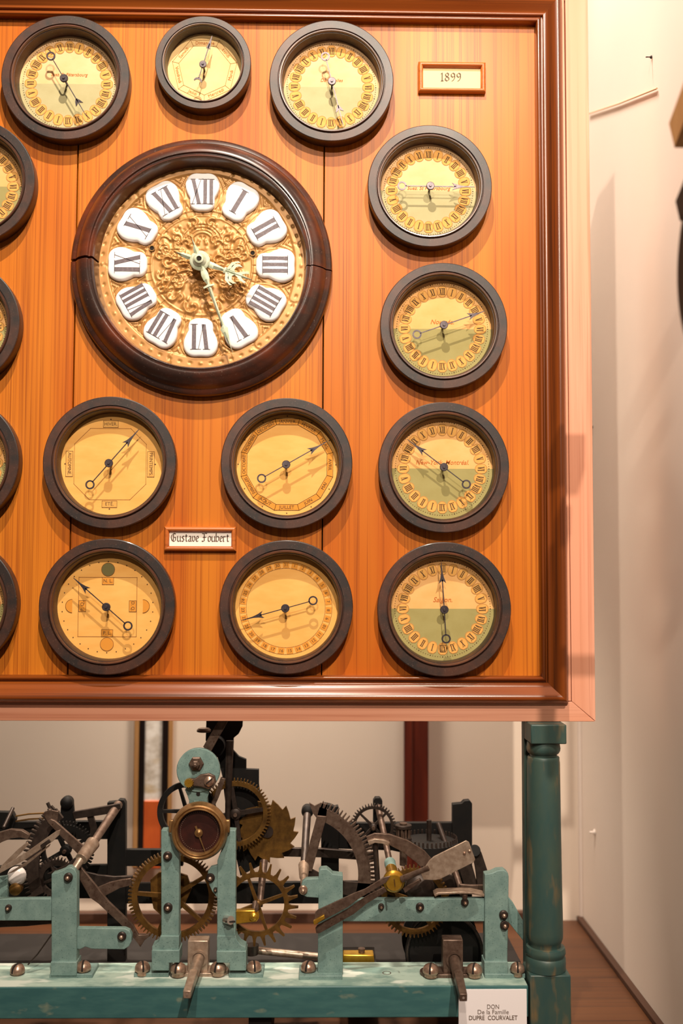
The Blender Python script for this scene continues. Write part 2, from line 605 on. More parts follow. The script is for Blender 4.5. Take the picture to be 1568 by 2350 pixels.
NIB = {
    'u': (.34, [[(0, .5), (0, .08), (.08, 0), (.22, .07)], [(.24, .5), (.24, .06), (.31, 0)]]),
    's': (.28, [[(.22, .44), (.1, .5), (.02, .4), (.2, .16), (.12, 0), (0, .06)]]),
    't': (.26, [[(.08, .66), (.08, .08), (.15, 0), (.22, .06)], [(0, .5), (.2, .5)]]),
    'a': (.32, [[(.02, .44), (.12, .5), (.21, .42), (.21, .06), (.28, 0)], [(.2, .28), (.04, .2), (.02, .07), (.1, 0), (.2, .07)]]),
    'v': (.31, [[(0, .5), (.03, .1), (.12, 0), (.24, .14), (.22, .42), (.14, .5)]]),
    'e': (.28, [[(.02, .22), (.2, .31), (.18, .46), (.1, .5), (.01, .4), (.01, .1), (.1, 0), (.22, .08)]]),
    'o': (.31, [[(.1, .5), (0, .4), (0, .1), (.1, 0), (.23, .1), (.23, .4), (.1, .5)]]),
    'b': (.31, [[(0, .8), (0, .08), (.1, 0), (.23, .1), (.23, .4), (.12, .5), (0, .38)]]),
    'r': (.26, [[(0, .5), (0, .04), (.06, 0)], [(0, .38), (.1, .5), (.19, .43)]]),
    'G': (.52, [[(.4, .66), (.25, .76), (.07, .62), (0, .36), (.08, .1), (.25, 0), (.4, .1), (.4, .36), (.26, .38)], [(.2, .7), (.2, .1)]]),
    'F': (.48, [[(.43, .73), (.28, .77), (.1, .7), (0, .76)], [(.18, .72), (.18, .06), (.04, 0), (-.02, .08)], [(.04, .38), (.36, .4)]]),
    ' ': (.22, []),
    '1': (.34, [[(.0, .62), (.13, .76), (.13, 0)], [(.02, 0), (.26, 0)]]),
    '8': (.44, [[(.17, .4), (.04, .5), (.04, .66), (.17, .76), (.3, .66), (.3, .5), (.17, .4), (.01, .28), (.01, .1), (.17, 0), (.33, .1), (.33, .28), (.17, .4)]]),
    '9': (.44, [[(.33, .5), (.17, .34), (.02, .46), (.02, .64), (.17, .76), (.33, .64), (.33, .3), (.2, .05), (.06, 0)]]),
}


def put_nib(mb, s, c, size, y, nib=0.085, gap=1.0):
    total = sum(NIB[ch][0] for ch in s) * size * gap
    x = c[0] - total / 2
    n = (nib * size / 2 * math.cos(.7), nib * size / 2 * math.sin(.7))
    for ch in s:
        w, strokes = NIB[ch]
        for st in strokes:
            P = [(x + px * size, c[1] + (pz - .36) * size) for px, pz in st]
            for a, b in zip(P[:-1], P[1:]):
                dx, dz = b[0] - a[0], b[1] - a[1]
                ln = math.hypot(dx, dz) or 1
                m_ = (-dz / ln * size * .016, dx / ln * size * .016)     # hairline minimum
                k = 1 if (n[0] * m_[0] + n[1] * m_[1]) >= 0 else -1
                o = (n[0] + k * m_[0], n[1] + k * m_[1])
                mb.add([(a[0] - o[0], y, a[1] - o[1]), (b[0] - o[0], y, b[1] - o[1]), (b[0] + o[0], y, b[1] + o[1]), (a[0] + o[0], y, a[1] + o[1])], [(0, 1, 2, 3)])
        x += w * size * gap


def line2(mb, pts, w, y, closed=False, mi=0):
    """thin printed line through (x, z) points"""
    P = [Vector(p) for p in pts]
    n = len(P)
    for i in range(n if closed else n - 1):
        a, b = P[i], P[(i + 1) % n]
        d = (b - a).normalized() * w / 2
        o = Vector((-d.y, d.x))
        mb.add([(q.x, y, q.y) for q in (a - d + o, b + d + o, b + d - o, a - d - o)], [(0, 1, 2, 3)], mi)


ROM = {1: 'I', 2: 'II', 3: 'III', 4: 'IIII', 5: 'V', 6: 'VI', 7: 'VII', 8: 'VIII', 9: 'IX', 10: 'X', 11: 'XI', 12: 'XII'}


def roman_polys(n, h, thick, gap, vw, hair, serif):
    """engraved roman numeral as quads in a local frame, +z outward, centred"""
    out = []
    x = 0.0
    def quad(a, b, w):
        d = Vector(b) - Vector(a)
        out.append([(a[0] - w / 2, a[1]), (a[0] + w / 2, a[1]), (b[0] + w / 2, b[1]), (b[0] - w / 2, b[1])])
    def ser(cx, z, w):
        out.append([(cx - w / 2, z - hair / 2), (cx + w / 2, z - hair / 2), (cx + w / 2, z + hair / 2), (cx - w / 2, z + hair / 2)])
    prev = None
    for ch in ROM[n]:
        if prev is not None:
            x += gap
        if ch == 'I':
            cx = x + thick / 2
            quad((cx, -h / 2), (cx, h / 2), thick)
            ser(cx, h / 2, thick * serif)
            ser(cx, -h / 2, thick * serif)
            x += thick
        elif ch == 'V':
            quad((x + thick / 2, h / 2), (x + thick / 2 + vw * .52, -h / 2), thick)
            quad((x + thick + vw, h / 2), (x + thick / 2 + vw * .56, -h / 2), hair)
            ser(x + thick / 2, h / 2, thick * serif)
            ser(x + thick + vw, h / 2, thick * serif * .7)
            x += thick + vw
        else:
            quad((x + thick / 2, h / 2), (x + thick / 2 + vw, -h / 2), thick)
            quad((x + thick + vw, h / 2), (x + thick * .3, -h / 2), hair)
            for sx in (x + thick / 2, x + thick + vw * .98):
                ser(sx, h / 2, thick * serif * .8)
            for sx in (x + thick * .3, x + thick / 2 + vw):
                ser(sx, -h / 2, thick * serif * .8)
            x += thick + vw
        prev = ch
    return [[(px - x / 2, pz) for px, pz in q] for q in out]

# ================================================================== the setting
YB = 800.0                                             # rear wall behind the stand
XR = W(1335, 1900, YB).x                               # side wall
ZL = W(1338, 2112, YB).z                               # top of the wooden ledge the stand rests on
ZTOP, YFRONT = 3300.0, -800.0
struct(MB().box(-2600, XR + 60, YB, YB + 60, ZL - 700, ZTOP).build('wall_back', 'plaster', smooth=False))
struct(MB().box(XR, XR + 60, YFRONT, YB, ZL - 700, ZTOP).build('wall_right', 'plaster_side', smooth=False))
struct(MB().box(XR - 10, XR, YB - 10, YB, ZL, ZTOP).build('trim_1', 'white_trim', bevel=2))
sk0 = WX(1338, 2112, XR)
struct(MB().box(-2600, W(1240, 2100, YB).x, YB - 26, YB, ZL, ZL + 32).build('baseboard_back', 'dark_skirting', bevel=2))
led = MB()
for i in range(1):
    led.box(-2600, XR, YFRONT, YB, ZL - 50, ZL)
struct(led.build('floor', 'ledge_wood', smooth=False), label='brown wooden plinth under the clock stand')
struct(MB().box(XR - 18, XR, YFRONT, YB, ZL, ZL + 14).build('baseboard_right', 'dark_skirting', bevel=2))

# dark red post standing against the rear wall
a, b_ = W(930, 1700, YB - 60), W(984, 1700, YB - 60)
post = thing('wall_post', ((a.x + b_.x) / 2, YB, ZL), 'dark red wooden post against the rear wall', 'post')
MB().box(a.x, b_.x, YB - 60, YB, ZL, ZTOP).build('shaft', 'oxblood_wood', post, bevel=3)
MB().box(a.x - 3, a.x + 22, YB - 70, YB - 60, ZL, ZTOP).build('edge_strip', 'oxblood_wood', post, bevel=3)

# narrow framed hanging seen below the panel
pf = thing('framed_hanging', W(348, 1985, YB), 'narrow black framed hanging with pale print above orange cloth', 'picture')
zt = 600.0
for u0, u1 in ((316, 328), (370, 382)):
    A, B = W(u0, 1970, YB - 16), W(u1, 1970, YB - 16)
    MB().box(A.x, B.x, YB - 16, YB, W(0, 1992, YB - 16).z, zt).build('frame_side', 'black_lacquer', pf, bevel=2)
for u0, u1 in ((303, 316), (382, 392)):
    A, B = W(u0, 1970, YB - 14), W(u1, 1970, YB - 14)
    MB().box(A.x, B.x, YB - 14, YB, W(0, 1992, YB - 14).z, zt).build('edge_board', 'tan_wood', pf, bevel=2)
A, B = W(328, 1838, YB - 8), W(370, 1838, YB - 8)
MB().box(A.x, B.x, YB - 8, YB, A.z, zt).build('print', 'drapery_print', pf, smooth=False)
C_ = W(328, 1992, YB - 12)
MB().box(A.x, B.x, YB - 12, YB, C_.z, A.z).build('cloth', 'orange_cloth', pf, smooth=False)

# tan tube standing in for a soft shadow line, and nails on the side wall
p0, p1 = WX(1352, 261, XR - 4), WX(1508, 203, XR - 4)
tag(MB().path_tube([p0, (p0 + p1) / 2 + Vector((0, 0, -3)), p1], 2.2).build('shadow_line', 'tan_shadow'),
    'thin tan line standing for a soft shadow on the upper right wall', 'shadow line')


def nail(u, v, r, label, m='white_trim'):
    p = WX(u, v, XR)
    t = thing('wall_nail', p, label, 'nail')
    MB().lathe(p, [(r, -1), (r, -3), (r * .6, -5)], 'X', 14).build('plate', m, t)
    MB().lathe(p, [(r * .35, -4), (r * .35, -12), (r * .5, -13), (r * .2, -16)], 'X', 12).build('head', m, t)


nail(1366, 1910, 8, 'small white screw hook low on the right wall')
nail(1497, 131, 4, 'tiny dark nail high on the right wall', 'dark_steel')
nail(1361, 980, 4, 'tiny dark nail on right wall beside middle of casing', 'dark_steel')

# ================================================================== the panel of dials
XIR = W(1233, 800, 0).x                                # inner edges of the moulding
ZIB = W(650, 1549, 0).z
ZIT = W(650, 52, 0).z
XCC = W(462, 800, 0).x
XIL = 2 * XCC - XIR
S1, S2 = W(170, 800, 0).x, W(742, 800, 0).x
panel = thing('dial_panel', (XCC, 40, ZIB - 110), 'orange pine panel in a rose wooden frame carrying all the dials', 'clock panel')
for x0, x1 in ((XIL - 20, S1 - 1.6), (S1 + 1.6, S2 - 1.3), (S2 + 1.3, XIR + 20)):
    MB().box(x0, x1, 0, 22, ZIB - 20, ZIT + 20).build('plank', 'pine_panel', panel, bevel=1.2)
MB().box(XIL - 60, XIR + 60, 24, 60, ZIB - 60, ZIT + 60).build('backboard', 'dark_back', panel, smooth=False)

PROF = [(0, -2), (0, 17), (1.5, 20), (5, 22), (9, 21), (11, 17), (12, 14), (14.5, 14), (15, 19), (18, 21.5), (21, 21), (23, 22), (26, 24),
        (32, 29), (38, 34.5), (43, 38), (48, 39.5), (52, 38.5), (55, 35), (56.5, 30), (57, 24), (59, 22), (61, 18), (61.5, 8), (61.5, -2)]


def mitred(name, prof, side, m, parent, bevel=0.0):
    """moulding run along one side of the panel, mitred at both ends; prof of (outward d, height h)"""
    ends = {'bottom': lambda d: ((XIL - d, ZIB - d), (XIR + d, ZIB - d)), 'top': lambda d: ((XIL - d, ZIT + d), (XIR + d, ZIT + d)),
            'right': lambda d: ((XIR + d, ZIB - d), (XIR + d, ZIT + d)), 'left': lambda d: ((XIL - d, ZIB - d), (XIL - d, ZIT + d))}[side]
    n = len(prof)
    A = [(ends(d)[0][0], -h, ends(d)[0][1]) for d, h in prof]
    B = [(ends(d)[1][0], -h, ends(d)[1][1]) for d, h in prof]
    fs = [(i, (i + 1) % n, (i + 1) % n + n, i + n) for i in range(n)] + [tuple(range(n)), tuple(range(2 * n - 1, n - 1, -1))]
    return MB().add(A + B, fs).build(name, m, parent, bevel=bevel, angle=0.9)


HC = 12.0                                              # casing face height
for side in ('top', 'bottom', 'left', 'right'):
    flat = side in ('top', 'bottom')
    mitred('moulding', PROF, side, 'pine_moulding_flat' if flat else 'pine_moulding', panel)
wR = W(1358, 800, -HC).x - XIR
wB = ZIB - W(650, 1655, -HC).z
for (name, x0, x1, z0, z1, m) in (('casing_rail', XIL - wR, XIR + wR, ZIB - wB, ZIB - 56, 'rose_casing_flat'),
                                  ('casing_rail', XIL - wR, XIR + wR, ZIT + 56, ZIT + wR, 'rose_casing_flat')):
    # rails and stiles meet in a mitre outside the moulding
    zo, zi = (z0, z1) if z0 < ZIB else (z1, z0)
    sg_ = 1 if zi > zo else -1
    mb = MB().prism([(x0 + .6, zo), (x1 - .6, zo), (XIR + 71, zi - sg_ * 1.6), (XIL - 71, zi - sg_ * 1.6)], -HC, 130)
    mb.build(name, m, panel, smooth=False, bevel=1.2)
for sgn, xi in ((1, XIR), (-1, XIL)):
    zb, zt_ = ZIB - wB + .6, ZIT + wR - .6
    # the stile is split by a long crack close to the moulding, wide above and closing below
    xa, xb, xo = xi + sgn * 56, xi + sgn * 69, xi + sgn * wR
    MB().prism([(xa, ZIB - 56), (xb, ZIB - 56), (xb - sgn * .4, ZIB + 300), (xb - sgn * 1.0, ZIT + 56 + 20), (xa, ZIT + 56 + 20)], -HC, 126).build(
        'casing_strip', 'rose_casing', panel, smooth=False, bevel=.8)
    MB().prism([(xb + sgn * 1.6, ZIB - 57), (xo, zb), (xo, zt_), (xb + sgn * 1.6, ZIT + 58), (xb + sgn * 2.2, ZIT - 10), (xb + sgn * 1.0, ZIB + 900), (xb + sgn * .9, ZIB + 300)],
               -HC, 130).build('casing_stile', 'rose_casing', panel, smooth=False, bevel=1.2)


# ================================================================== small name tags on the panel
def name_tag(u0, u1, v0, v1, text, label, card, size, gap=1.0, nib=.085):
    A, B = W(u0, v1, -14), W(u1, v0, -14)
    x0, x1, z0, z1 = A.x, B.x, A.z, B.z
    t = thing('name_tag', ((x0 + x1) / 2, 0, z0), label, 'name tag')
    w = 11.0
    pr = [(0, 0), (0, 11), (2, 14), (5, 15), (8, 14), (w, 9), (w, 0)]
    def run(P, Q, inner):
        n = len(pr)
        V0 = [(P[0] + inner[0][0] * d, -h, P[1] + inner[0][1] * d) for d, h in pr]
        V1 = [(Q[0] + inner[1][0] * d, -h, Q[1] + inner[1][1] * d) for d, h in pr]
        fs = [(i, (i + 1) % n, (i + 1) % n + n, i + n) for i in range(n)] + [tuple(range(n)), tuple(range(2 * n - 1, n - 1, -1))]
        return MB().add(V0 + V1, fs).build('frame_bar', 'tag_frame_wood', t, angle=.8)
    run((x0, z0), (x1, z0), ((1, 1), (-1, 1)))
    run((x0, z1), (x1, z1), ((1, -1), (-1, -1)))
    run((x0, z0), (x0, z1), ((1, 1), (1, -1)))
    run((x1, z0), (x1, z1), ((-1, 1), (-1, -1)))
    cd = MB().box(x0 + 8, x1 - 8, -4, -1, z0 + 8, z1 - 8).build('card', card, t, smooth=False)
    mb = MB()
    put_nib(mb, text, ((x0 + x1) / 2, (z0 + z1) / 2 + 3), size, -4.4, nib, gap)
    mb.build('lettering', 'tag_ink', cd, smooth=False)


name_tag(961, 1115, 142, 209, '1899', 'small wooden framed tag reading 1899 at upper right', 'tag_card', 26, 1.2, .1)
name_tag(376, 542, 1209, 1264, 'Gustave Foubert', 'small wooden framed tag reading Gustave Foubert below the big clock', 'tag_card_pale', 25, 1.12, .085)

# ================================================================== small dials
HR = 40.0            # ring height
YF = -7.0            # paper
YH = -38.0           # hands
CART = {}
NUM = {}


def cartouche_mesh():
    pts = []
    w, h = 11.5, 14.0
    for x, z in ((-.45, 1.0), (.45, 1.0), (.92, .62), (1.0, .1), (.95, -.45), (.6, -.85), (.2, -1.0), (-.2, -1.0), (-.6, -.85), (-.95, -.45), (-1.0, .1), (-.92, .62)):
        pts.append((x * w, z * h))
    n = len(pts)
    inner = [(x * .87, z * .89) for x, z in pts]
    vs_ = [(x, -.7, z) for x, z in inner] + [(x, -.7, z) for x, z in pts] + [(x, 0, z) for x, z in pts]
    fs = [tuple(range(n))] + [(i, n + i, n + (i + 1) % n, (i + 1) % n) for i in range(n)] + [(n + i, 2 * n + i, 2 * n + (i + 1) % n, n + (i + 1) % n) for i in range(n)]
    me = bpy.data.meshes.new('hour_cartouche')
    me.from_pydata([(x * S, y * S, z * S) for x, y, z in vs_], [], fs)
    me.materials.append(MATS['cartouche_paper'])
    me.materials.append(MATS['cartouche_edge'])
    me.polygons.foreach_set('material_index', [0] + [1] * (2 * n))
    return me


def numeral_mesh(n):
    q = roman_polys(n, 15.0, 1.9, 1.7, 3.4, .8, 2.0)
    vs_, fs = [], []
    for poly in q:
        o = len(vs_)
        vs_ += [(x * S, -1.1 * S, z * S) for x, z in poly]
        fs.append(tuple(range(o, o + 4)))
    me = bpy.data.meshes.new('numeral')
    me.from_pydata(vs_, [], fs)
    me.materials.append(MATS['print_ink'])
    return me


CART = cartouche_mesh()
NUM = {n: numeral_mesh(n) for n in range(1, 13)}


def ring_parts(t, X, Z, R):
    MB().ring((X, 0, Z), [(R * .985, -1), (R * .998, -HR + 12), (R, -HR + 4), (R * .996, -HR + 1), (R * .985, -HR), (R * .868, -HR), (R * .862, -HR + 3.5),
                          (R * .80, -HR + 3.5), (R * .785, -HR + 10), (R * .775, -1)], n=96).build('ring_frame', 'ebonised_wood', t, angle=.5)
    MB().ring((X, 0, Z), [(R * .852, -HR + 4), (R * .85, -HR), (R * .838, -HR - 2.2), (R * .822, -HR - 2), (R * .812, -HR + 1), (R * .81, -HR + 4)], n=96).build(
        'ring_bead', 'ebonised_bead', t, angle=.9)


def face_part(t, X, Z, R, m, split=None):
    r = R * .782
    mb = MB()
    n = 96
    rim = [(X + r * math.cos(2 * PI * i / n), YF, Z + r * math.sin(2 * PI * i / n)) for i in range(n + 1)]
    up, lo = rim[:n // 2 + 1], rim[n // 2:n + 1]
    mb.add(up, [tuple(range(len(up)))], 0)
    mb.add(lo, [tuple(range(len(lo)))], 1 if split else 0)
    mb.lathe((X, 0, Z), [(r, YF), (r, -.5)], n=n)
    mb.f = mb.f[:-2]
    mb.mi = mb.mi[:-2]
    return mb.build('dial_face', [m, split] if split else m, t, smooth=False)


def hand_part(t, X, Z, uv_hub, uv_tip, barb_uv, tail_uv, tail='ring', r_hub=9.5, kind='barb'):
    y = YH
    hub = W(uv_hub[0], uv_hub[1], y)
    c = (hub.x, hub.z)
    tip, bar, tl = [W(p[0], p[1], y) for p in (uv_tip, barb_uv, tail_uv)]
    d = Vector((tip.x - hub.x, tip.z - hub.z))
    L_ = d.length
    d.normalize()
    n = Vector((-d.y, d.x))
    lb = (Vector((bar.x, bar.z)) - Vector(c)).length
    lt = (Vector((tl.x, tl.z)) - Vector(c)).length
    def P(a, b):
        return (c[0] + d.x * a + n.x * b, c[1] + d.y * a + n.y * b)
    mb = MB()
    mb.prism([P(-lt + 8, 1.0), P(-lt + 8, -1.0), P(lb, -1.1), P(lb, 1.1)], y, y + 2.4)
    if kind == 'barb':          # barbed arrow drawn out into a needle
        mb.prism([P(lb - 9, 8.5), P(lb - 4, 2.6), P(lb - 5, 0), P(lb - 4, -2.6), P(lb - 9, -8.5), P(lb + 3, -4.2), P(lb + 16, -1.7), P(L_, -.5), P(L_, .5), P(lb + 16, 1.7), P(lb + 3, 4.2)], y, y + 2.4)
    elif kind == 'anchor':      # crescent open towards the tip
        mb.prism([P(lb + 8, 9.5), P(lb - 1, 6), P(lb - 8, 1.5), P(lb - 8, -1.5), P(lb - 1, -6), P(lb + 8, -9.5), P(lb + 5, -4), P(lb + 2, -1.2), P(L_, -.5), P(L_, .5), P(lb + 2, 1.2), P(lb + 5, 4)], y, y + 2.4)
    else:                       # plain spade
        mb.prism([P(lb - 12, 5), P(lb - 12, -5), P(lb, -2.6), P(L_, -.4), P(L_, .4), P(lb, 2.6)], y, y + 2.4)
    h = mb.build('hand', 'blued_steel', t, smooth=False)
    MB().lathe((c[0], 0, c[1]), [(r_hub, y + 1), (r_hub, y - 2.5), (r_hub * .9, y - 3.5), (r_hub * .35, y - 3.5), (r_hub * .3, y - 6), (2, y - 6)], n=24).build('hub', 'blued_steel', h)
    MB().lathe((c[0], 0, c[1]), [(2.4, YF), (2.4, y)], n=12).build('arbor', 'dark_steel', h)
    pc = P(-lt, 0)
    if tail == 'ring':
        MB().ring((pc[0], 0, pc[1]), [(10.5, y + 2.4), (10.5, y), (7.0, y), (7.0, y + 2.4)], n=28).build('counterweight_ring', 'blued_steel', h)
    else:
        cr = [P(-lt + 10 * math.cos(a_), 10 * math.sin(a_)) for a_ in np.linspace(-1.45, 1.45, 11)]
        cr += [P(-lt - 3 + 8.4 * math.cos(a_), 8.4 * math.sin(a_)) for a_ in np.linspace(1.25, -1.25, 9)]
        MB().prism(cr, y, y + 2.4).build('counterweight_crescent', 'blued_steel', h)


def dial_base(u, v, r, label):
    c = W(u, v, -HR)
    R = (r + 1) * K(-HR)
    t = thing('wall_dial', (c.x, 0, c.z - R), label, 'dial', 'small dials around the big clock')
    ring_parts(t, c.x, c.z, R)
    return t, c.x, c.z, R


def hour_ring(t, X, Z, R, only=None):
    rr = R * .600
    for i in range(24):
        a_ = PI / 2 - 2 * PI * i / 24
        x, z = X + rr * math.cos(a_), Z + rr * math.sin(a_)
        o = Vector(t['_o'])
        ob = bpy.data.objects.new('hour_cartouche', CART)
        COL.objects.link(ob)
        ob.parent = t
        ob.location = (Vector((x, YF, z)) - o) * S
        ob.rotation_euler = (0, -(a_ - PI / 2), 0)
        nb = bpy.data.objects.new('numeral', NUM[(i - 1) % 12 + 1])
        COL.objects.link(nb)
        nb.parent = ob
    mb = MB()
    for i in range(120):
        a_ = 2 * PI * i / 120
        mb.lathe((X + R * .722 * math.cos(a_), 0, Z + R * .722 * math.sin(a_)), [(.95 if i % 5 else 1.5, YF - .5), (.95, YF)], n=6)
    mb.build('minute_dots', 'print_ink', t, smooth=False)['kind'] = 'stuff'


def city_dial(u, v, r, city, label, hand=None, day='paper_day', tsize=15, tdz=12, tmax=100, night='paper_night'):
    t, X, Z, R = dial_base(u, v, r, label)
    f = face_part(t, X, Z, R, day, night)
    if city:
        mb = MB()
        put_text(mb, city, (X, Z + tdz), tsize, YF - .5, maxw=tmax)
        mb.build('city_name', 'faded_red_ink', f, smooth=False)
    hour_ring(t, X, Z, R)
    if hand:
        hand_part(t, X, Z, *hand[:4], **(hand[4] if len(hand) > 4 else {}))
    return t


city_dial(150, 177, 149.5, 'Suez. St Pétersbourg', 'top left dark ringed dial with two tone face and anchor tipped hand',
          ((147, 180), (198, 266), (180, 232), (117, 128), {'kind': 'anchor'}), tsize=11, tdz=22, tmax=86, day='paper_day_lit', night='paper_night_lit')
city_dial(761, 184.5, 146, 'Dardanelles', 'two tone dial at the top, left of the 1899 tag',
          ((762, 187), (789, 291), (782, 248), (744, 130), {'kind': 'anchor'}), tsize=11, tdz=16, tmax=56, day='paper_day_lit', night='paper_night_lit')
city_dial(987, 426, 145.5, 'Suez. St Pétersbourg', 'two tone dial with level hand, just below the 1899 tag',
          ((988, 427), (1090, 428.5), (1047, 428), (923, 427)), tsize=12, tdz=6, tmax=104, day='paper_day_lit', night='paper_night_lit')
city_dial(1019, 747, 148, 'Nouméa.', 'two tone dial lettered Nouméa on the right of big clock',
          ((1019, 746), (1112, 714), (1083, 724), (957, 766)), tsize=15, tdz=16)
city_dial(1019, 1072, 151, 'New-York. Montréal.', 'two tone dial lettered New-York Montréal in the right column',
          ((1019, 1072), (935, 1008), (968, 1033), (1071, 1111)), tsize=15, tdz=14, tmax=122)
city_dial(1020, 1398, 153, 'Saïgon.', 'two tone dial lettered Saïgon at the bottom right corner of panel',
          ((1020, 1399), (1013, 1290), (1016, 1330), (1026, 1466)), tsize=16, tdz=20)
city_dial(-68, 415, 148, None, 'partly cropped dial at left edge, highest of four')
city_dial(-104, 741, 148, None, 'partly cropped dial at left edge, level with big clock')
city_dial(-109, 1058, 150, None, 'partly cropped dial at left edge beside the seasons dial')
city_dial(-117, 1387, 152, None, 'partly cropped dial at left edge, lowest of four')

# ---- weekday dial
t, X, Z, R = dial_base(466, 143, 112, 'smallest dial at the top with a seven sided ring of weekdays')
f = face_part(t, X, Z, R, 'paper_pale')
mb, mt = MB(), MB()
for rr in (R * .70, R * .56):
    line2(mb, [(X + rr * math.cos(PI / 2 + PI / 7 + 2 * PI * i / 7), Z + rr * math.sin(PI / 2 + PI / 7 + 2 * PI * i / 7)) for i in range(7)], .9, YF - .4, True)
for i in range(7):
    a_ = PI / 2 + PI / 7 + 2 * PI * i / 7
    line2(mb, [(X + R * .56 * math.cos(a_), Z + R * .56 * math.sin(a_)), (X + R * .70 * math.cos(a_), Z + R * .70 * math.sin(a_))], .9, YF - .4)
    am = PI / 2 - 2 * PI * i / 7
    rm = R * .63 * math.cos(PI / 7)
    put_text(mt, DAYS[i], (X + rm * math.cos(am), Z + rm * math.sin(am)), 11, YF - .5, am - PI / 2 if math.sin(am) > -.2 else am + PI / 2, maxw=46)
mb.build('weekday_ring', 'faint_line', f, smooth=False)
mt.build('lettering', 'faded_red_ink', f, smooth=False)
hand_part(t, X, Z, (466, 148), (487, 82), (482, 100), (455, 187), tail='crescent', r_hub=8.5, kind='spade')

# ---- seasons dial
t, X, Z, R = dial_base(251, 1061, 152, 'seasons dial with octagon line and corner words HIVER and ETÉ')
f = face_part(t, X, Z, R, 'paper_plain')
mb, mt = MB(), MB()
c_ = W(253, 1065, YF)
X, Z = c_.x, c_.z
q = [(-46, 82), (46, 82), (82, 46), (82, -46), (46, -82), (-46, -82), (-82, -46), (-82, 46)]
line2(mb, [(X + a, Z + b) for a, b in q], 1.0, YF - .4, True)
mb.build('octagon_line', 'faint_line', f, smooth=False)
for word, (dx, dz), ang in (('HIVER.', (0, 92), 0), ('PRINTEMPS.', (93, 0), -PI / 2), ('ETÉ.', (0, -92), 0), ('AUTOMNE.', (-93, 0), -PI / 2)):
    hw, hh = (17 if dx == 0 else 8), (7.5 if dx == 0 else 29)
    sq = MB().box(X + dx - hw, X + dx + hw, YF - .7, YF, Z + dz - hh, Z + dz + hh).build('season_label', 'cartouche_paper', t, smooth=False)
    mb = MB()
    put_text(mb, word, (X + dx, Z + dz), 11, YF - 1.0, ang, maxw=(29 if dx == 0 else 52))
    line2(mb, [(X + dx - hw, Z + dz - hh), (X + dx + hw, Z + dz - hh), (X + dx + hw, Z + dz + hh), (X + dx - hw, Z + dz + hh)], .8, YF - 1.0, True)
    mb.build('lettering', 'print_ink', sq, smooth=False)
mb = MB()
for a_ in range(4):
    mb.lathe((X + 103 * math.cos(a_ * PI / 2), 0, Z + 103 * math.sin(a_ * PI / 2)), [(1.6, YF - .6), (1.6, YF)], n=8)
mb.build('quarter_dots', 'print_ink', f, smooth=False)
hand_part(t, X, Z, (250, 1063), (319, 985), (293, 1014), (206, 1112))

# ---- months dial
t, X, Z, R = dial_base(658, 1063, 151, 'months dial ringed by names from JANVIER to DÉCEMBRE')
f = face_part(t, X, Z, R, 'paper_plain')
c_ = W(659, 1066, YF)
X, Z = c_.x, c_.z
r0, r1 = 95.0, 109.0
for i in range(12):
    am = PI / 2 - 2 * PI * i / 12
    aL, aR = am + PI / 12, am - PI / 12
    pts = [(X + rr * math.cos(a_), Z + rr * math.sin(a_)) for a_, rr in ((aL, r0), (aR, r0), (aR, r1), (aL, r1))]
    s_ = MB().add([(p[0], YF - .5, p[1]) for p in pts] + [(p[0], YF, p[1]) for p in pts], [(0, 1, 2, 3), (0, 4, 5, 1), (1, 5, 6, 2), (2, 6, 7, 3), (3, 7, 4, 0)]).build(
        'month_label', 'moon_gold', t, smooth=False)
    mb = MB()
    line2(mb, pts, .9, YF - .8, True)
    rm = (r0 + r1) / 2 * math.cos(PI / 12)
    put_text(mb, MONTHS[i], (X + rm * math.cos(am), Z + rm * math.sin(am)), 10.5, YF - .9, am - PI / 2 if math.sin(am) > -.15 else am + PI / 2, maxw=43)
    mb.build('lettering', 'print_ink', s_, smooth=False)
mb = MB()
for i in range(12):
    a_ = PI / 2 - 2 * PI * i / 12
    mb.lathe((X + 112 * math.cos(a_), 0, Z + 112 * math.sin(a_)), [(1.4, YF - .6), (1.4, YF)], n=8)
mb.build('month_dots', 'print_ink', f, smooth=False)
hand_part(t, X, Z, (657, 1066), (751, 1013), (717, 1032), (600, 1097))

# ---- moon phase dial
t, X, Z, R = dial_base(245, 1392, 154, 'moon phase dial with a printed square and four moons')
f = face_part(t, X, Z, R, 'paper_plain')
c_ = W(247, 1393, YF)
X, Z = c_.x, c_.z
mb = MB()
line2(mb, [(X - 66, Z + 67), (X + 66, Z + 67), (X + 66, Z - 67), (X - 66, Z - 67)], 1.2, YF - .4, True)
mb.build('square_line', 'faint_line', f, smooth=False)
for word, (dx, dz), ang in (('N. L.', (0, 59), 0), ('P. Q.', (-57, 2), PI / 2), ('D. Q.', (57, 2), -PI / 2), ('P. L.', (0, -59), 0)):
    hw, hh = (13, 8) if dx == 0 else (8, 12.5)
    sq = MB().box(X + dx - hw, X + dx + hw, YF - .7, YF, Z + dz - hh, Z + dz + hh).build('phase_label', 'moon_gold', t, smooth=False)
    mb = MB()
    put_text(mb, word, (X + dx, Z + dz), 11, YF - 1.0, ang, maxw=21)
    line2(mb, [(X + dx - hw, Z + dz - hh), (X + dx + hw, Z + dz - hh), (X + dx + hw, Z + dz + hh), (X + dx - hw, Z + dz + hh)], .8, YF - 1.0, True)
    mb.build('lettering', 'print_ink', sq, smooth=False)
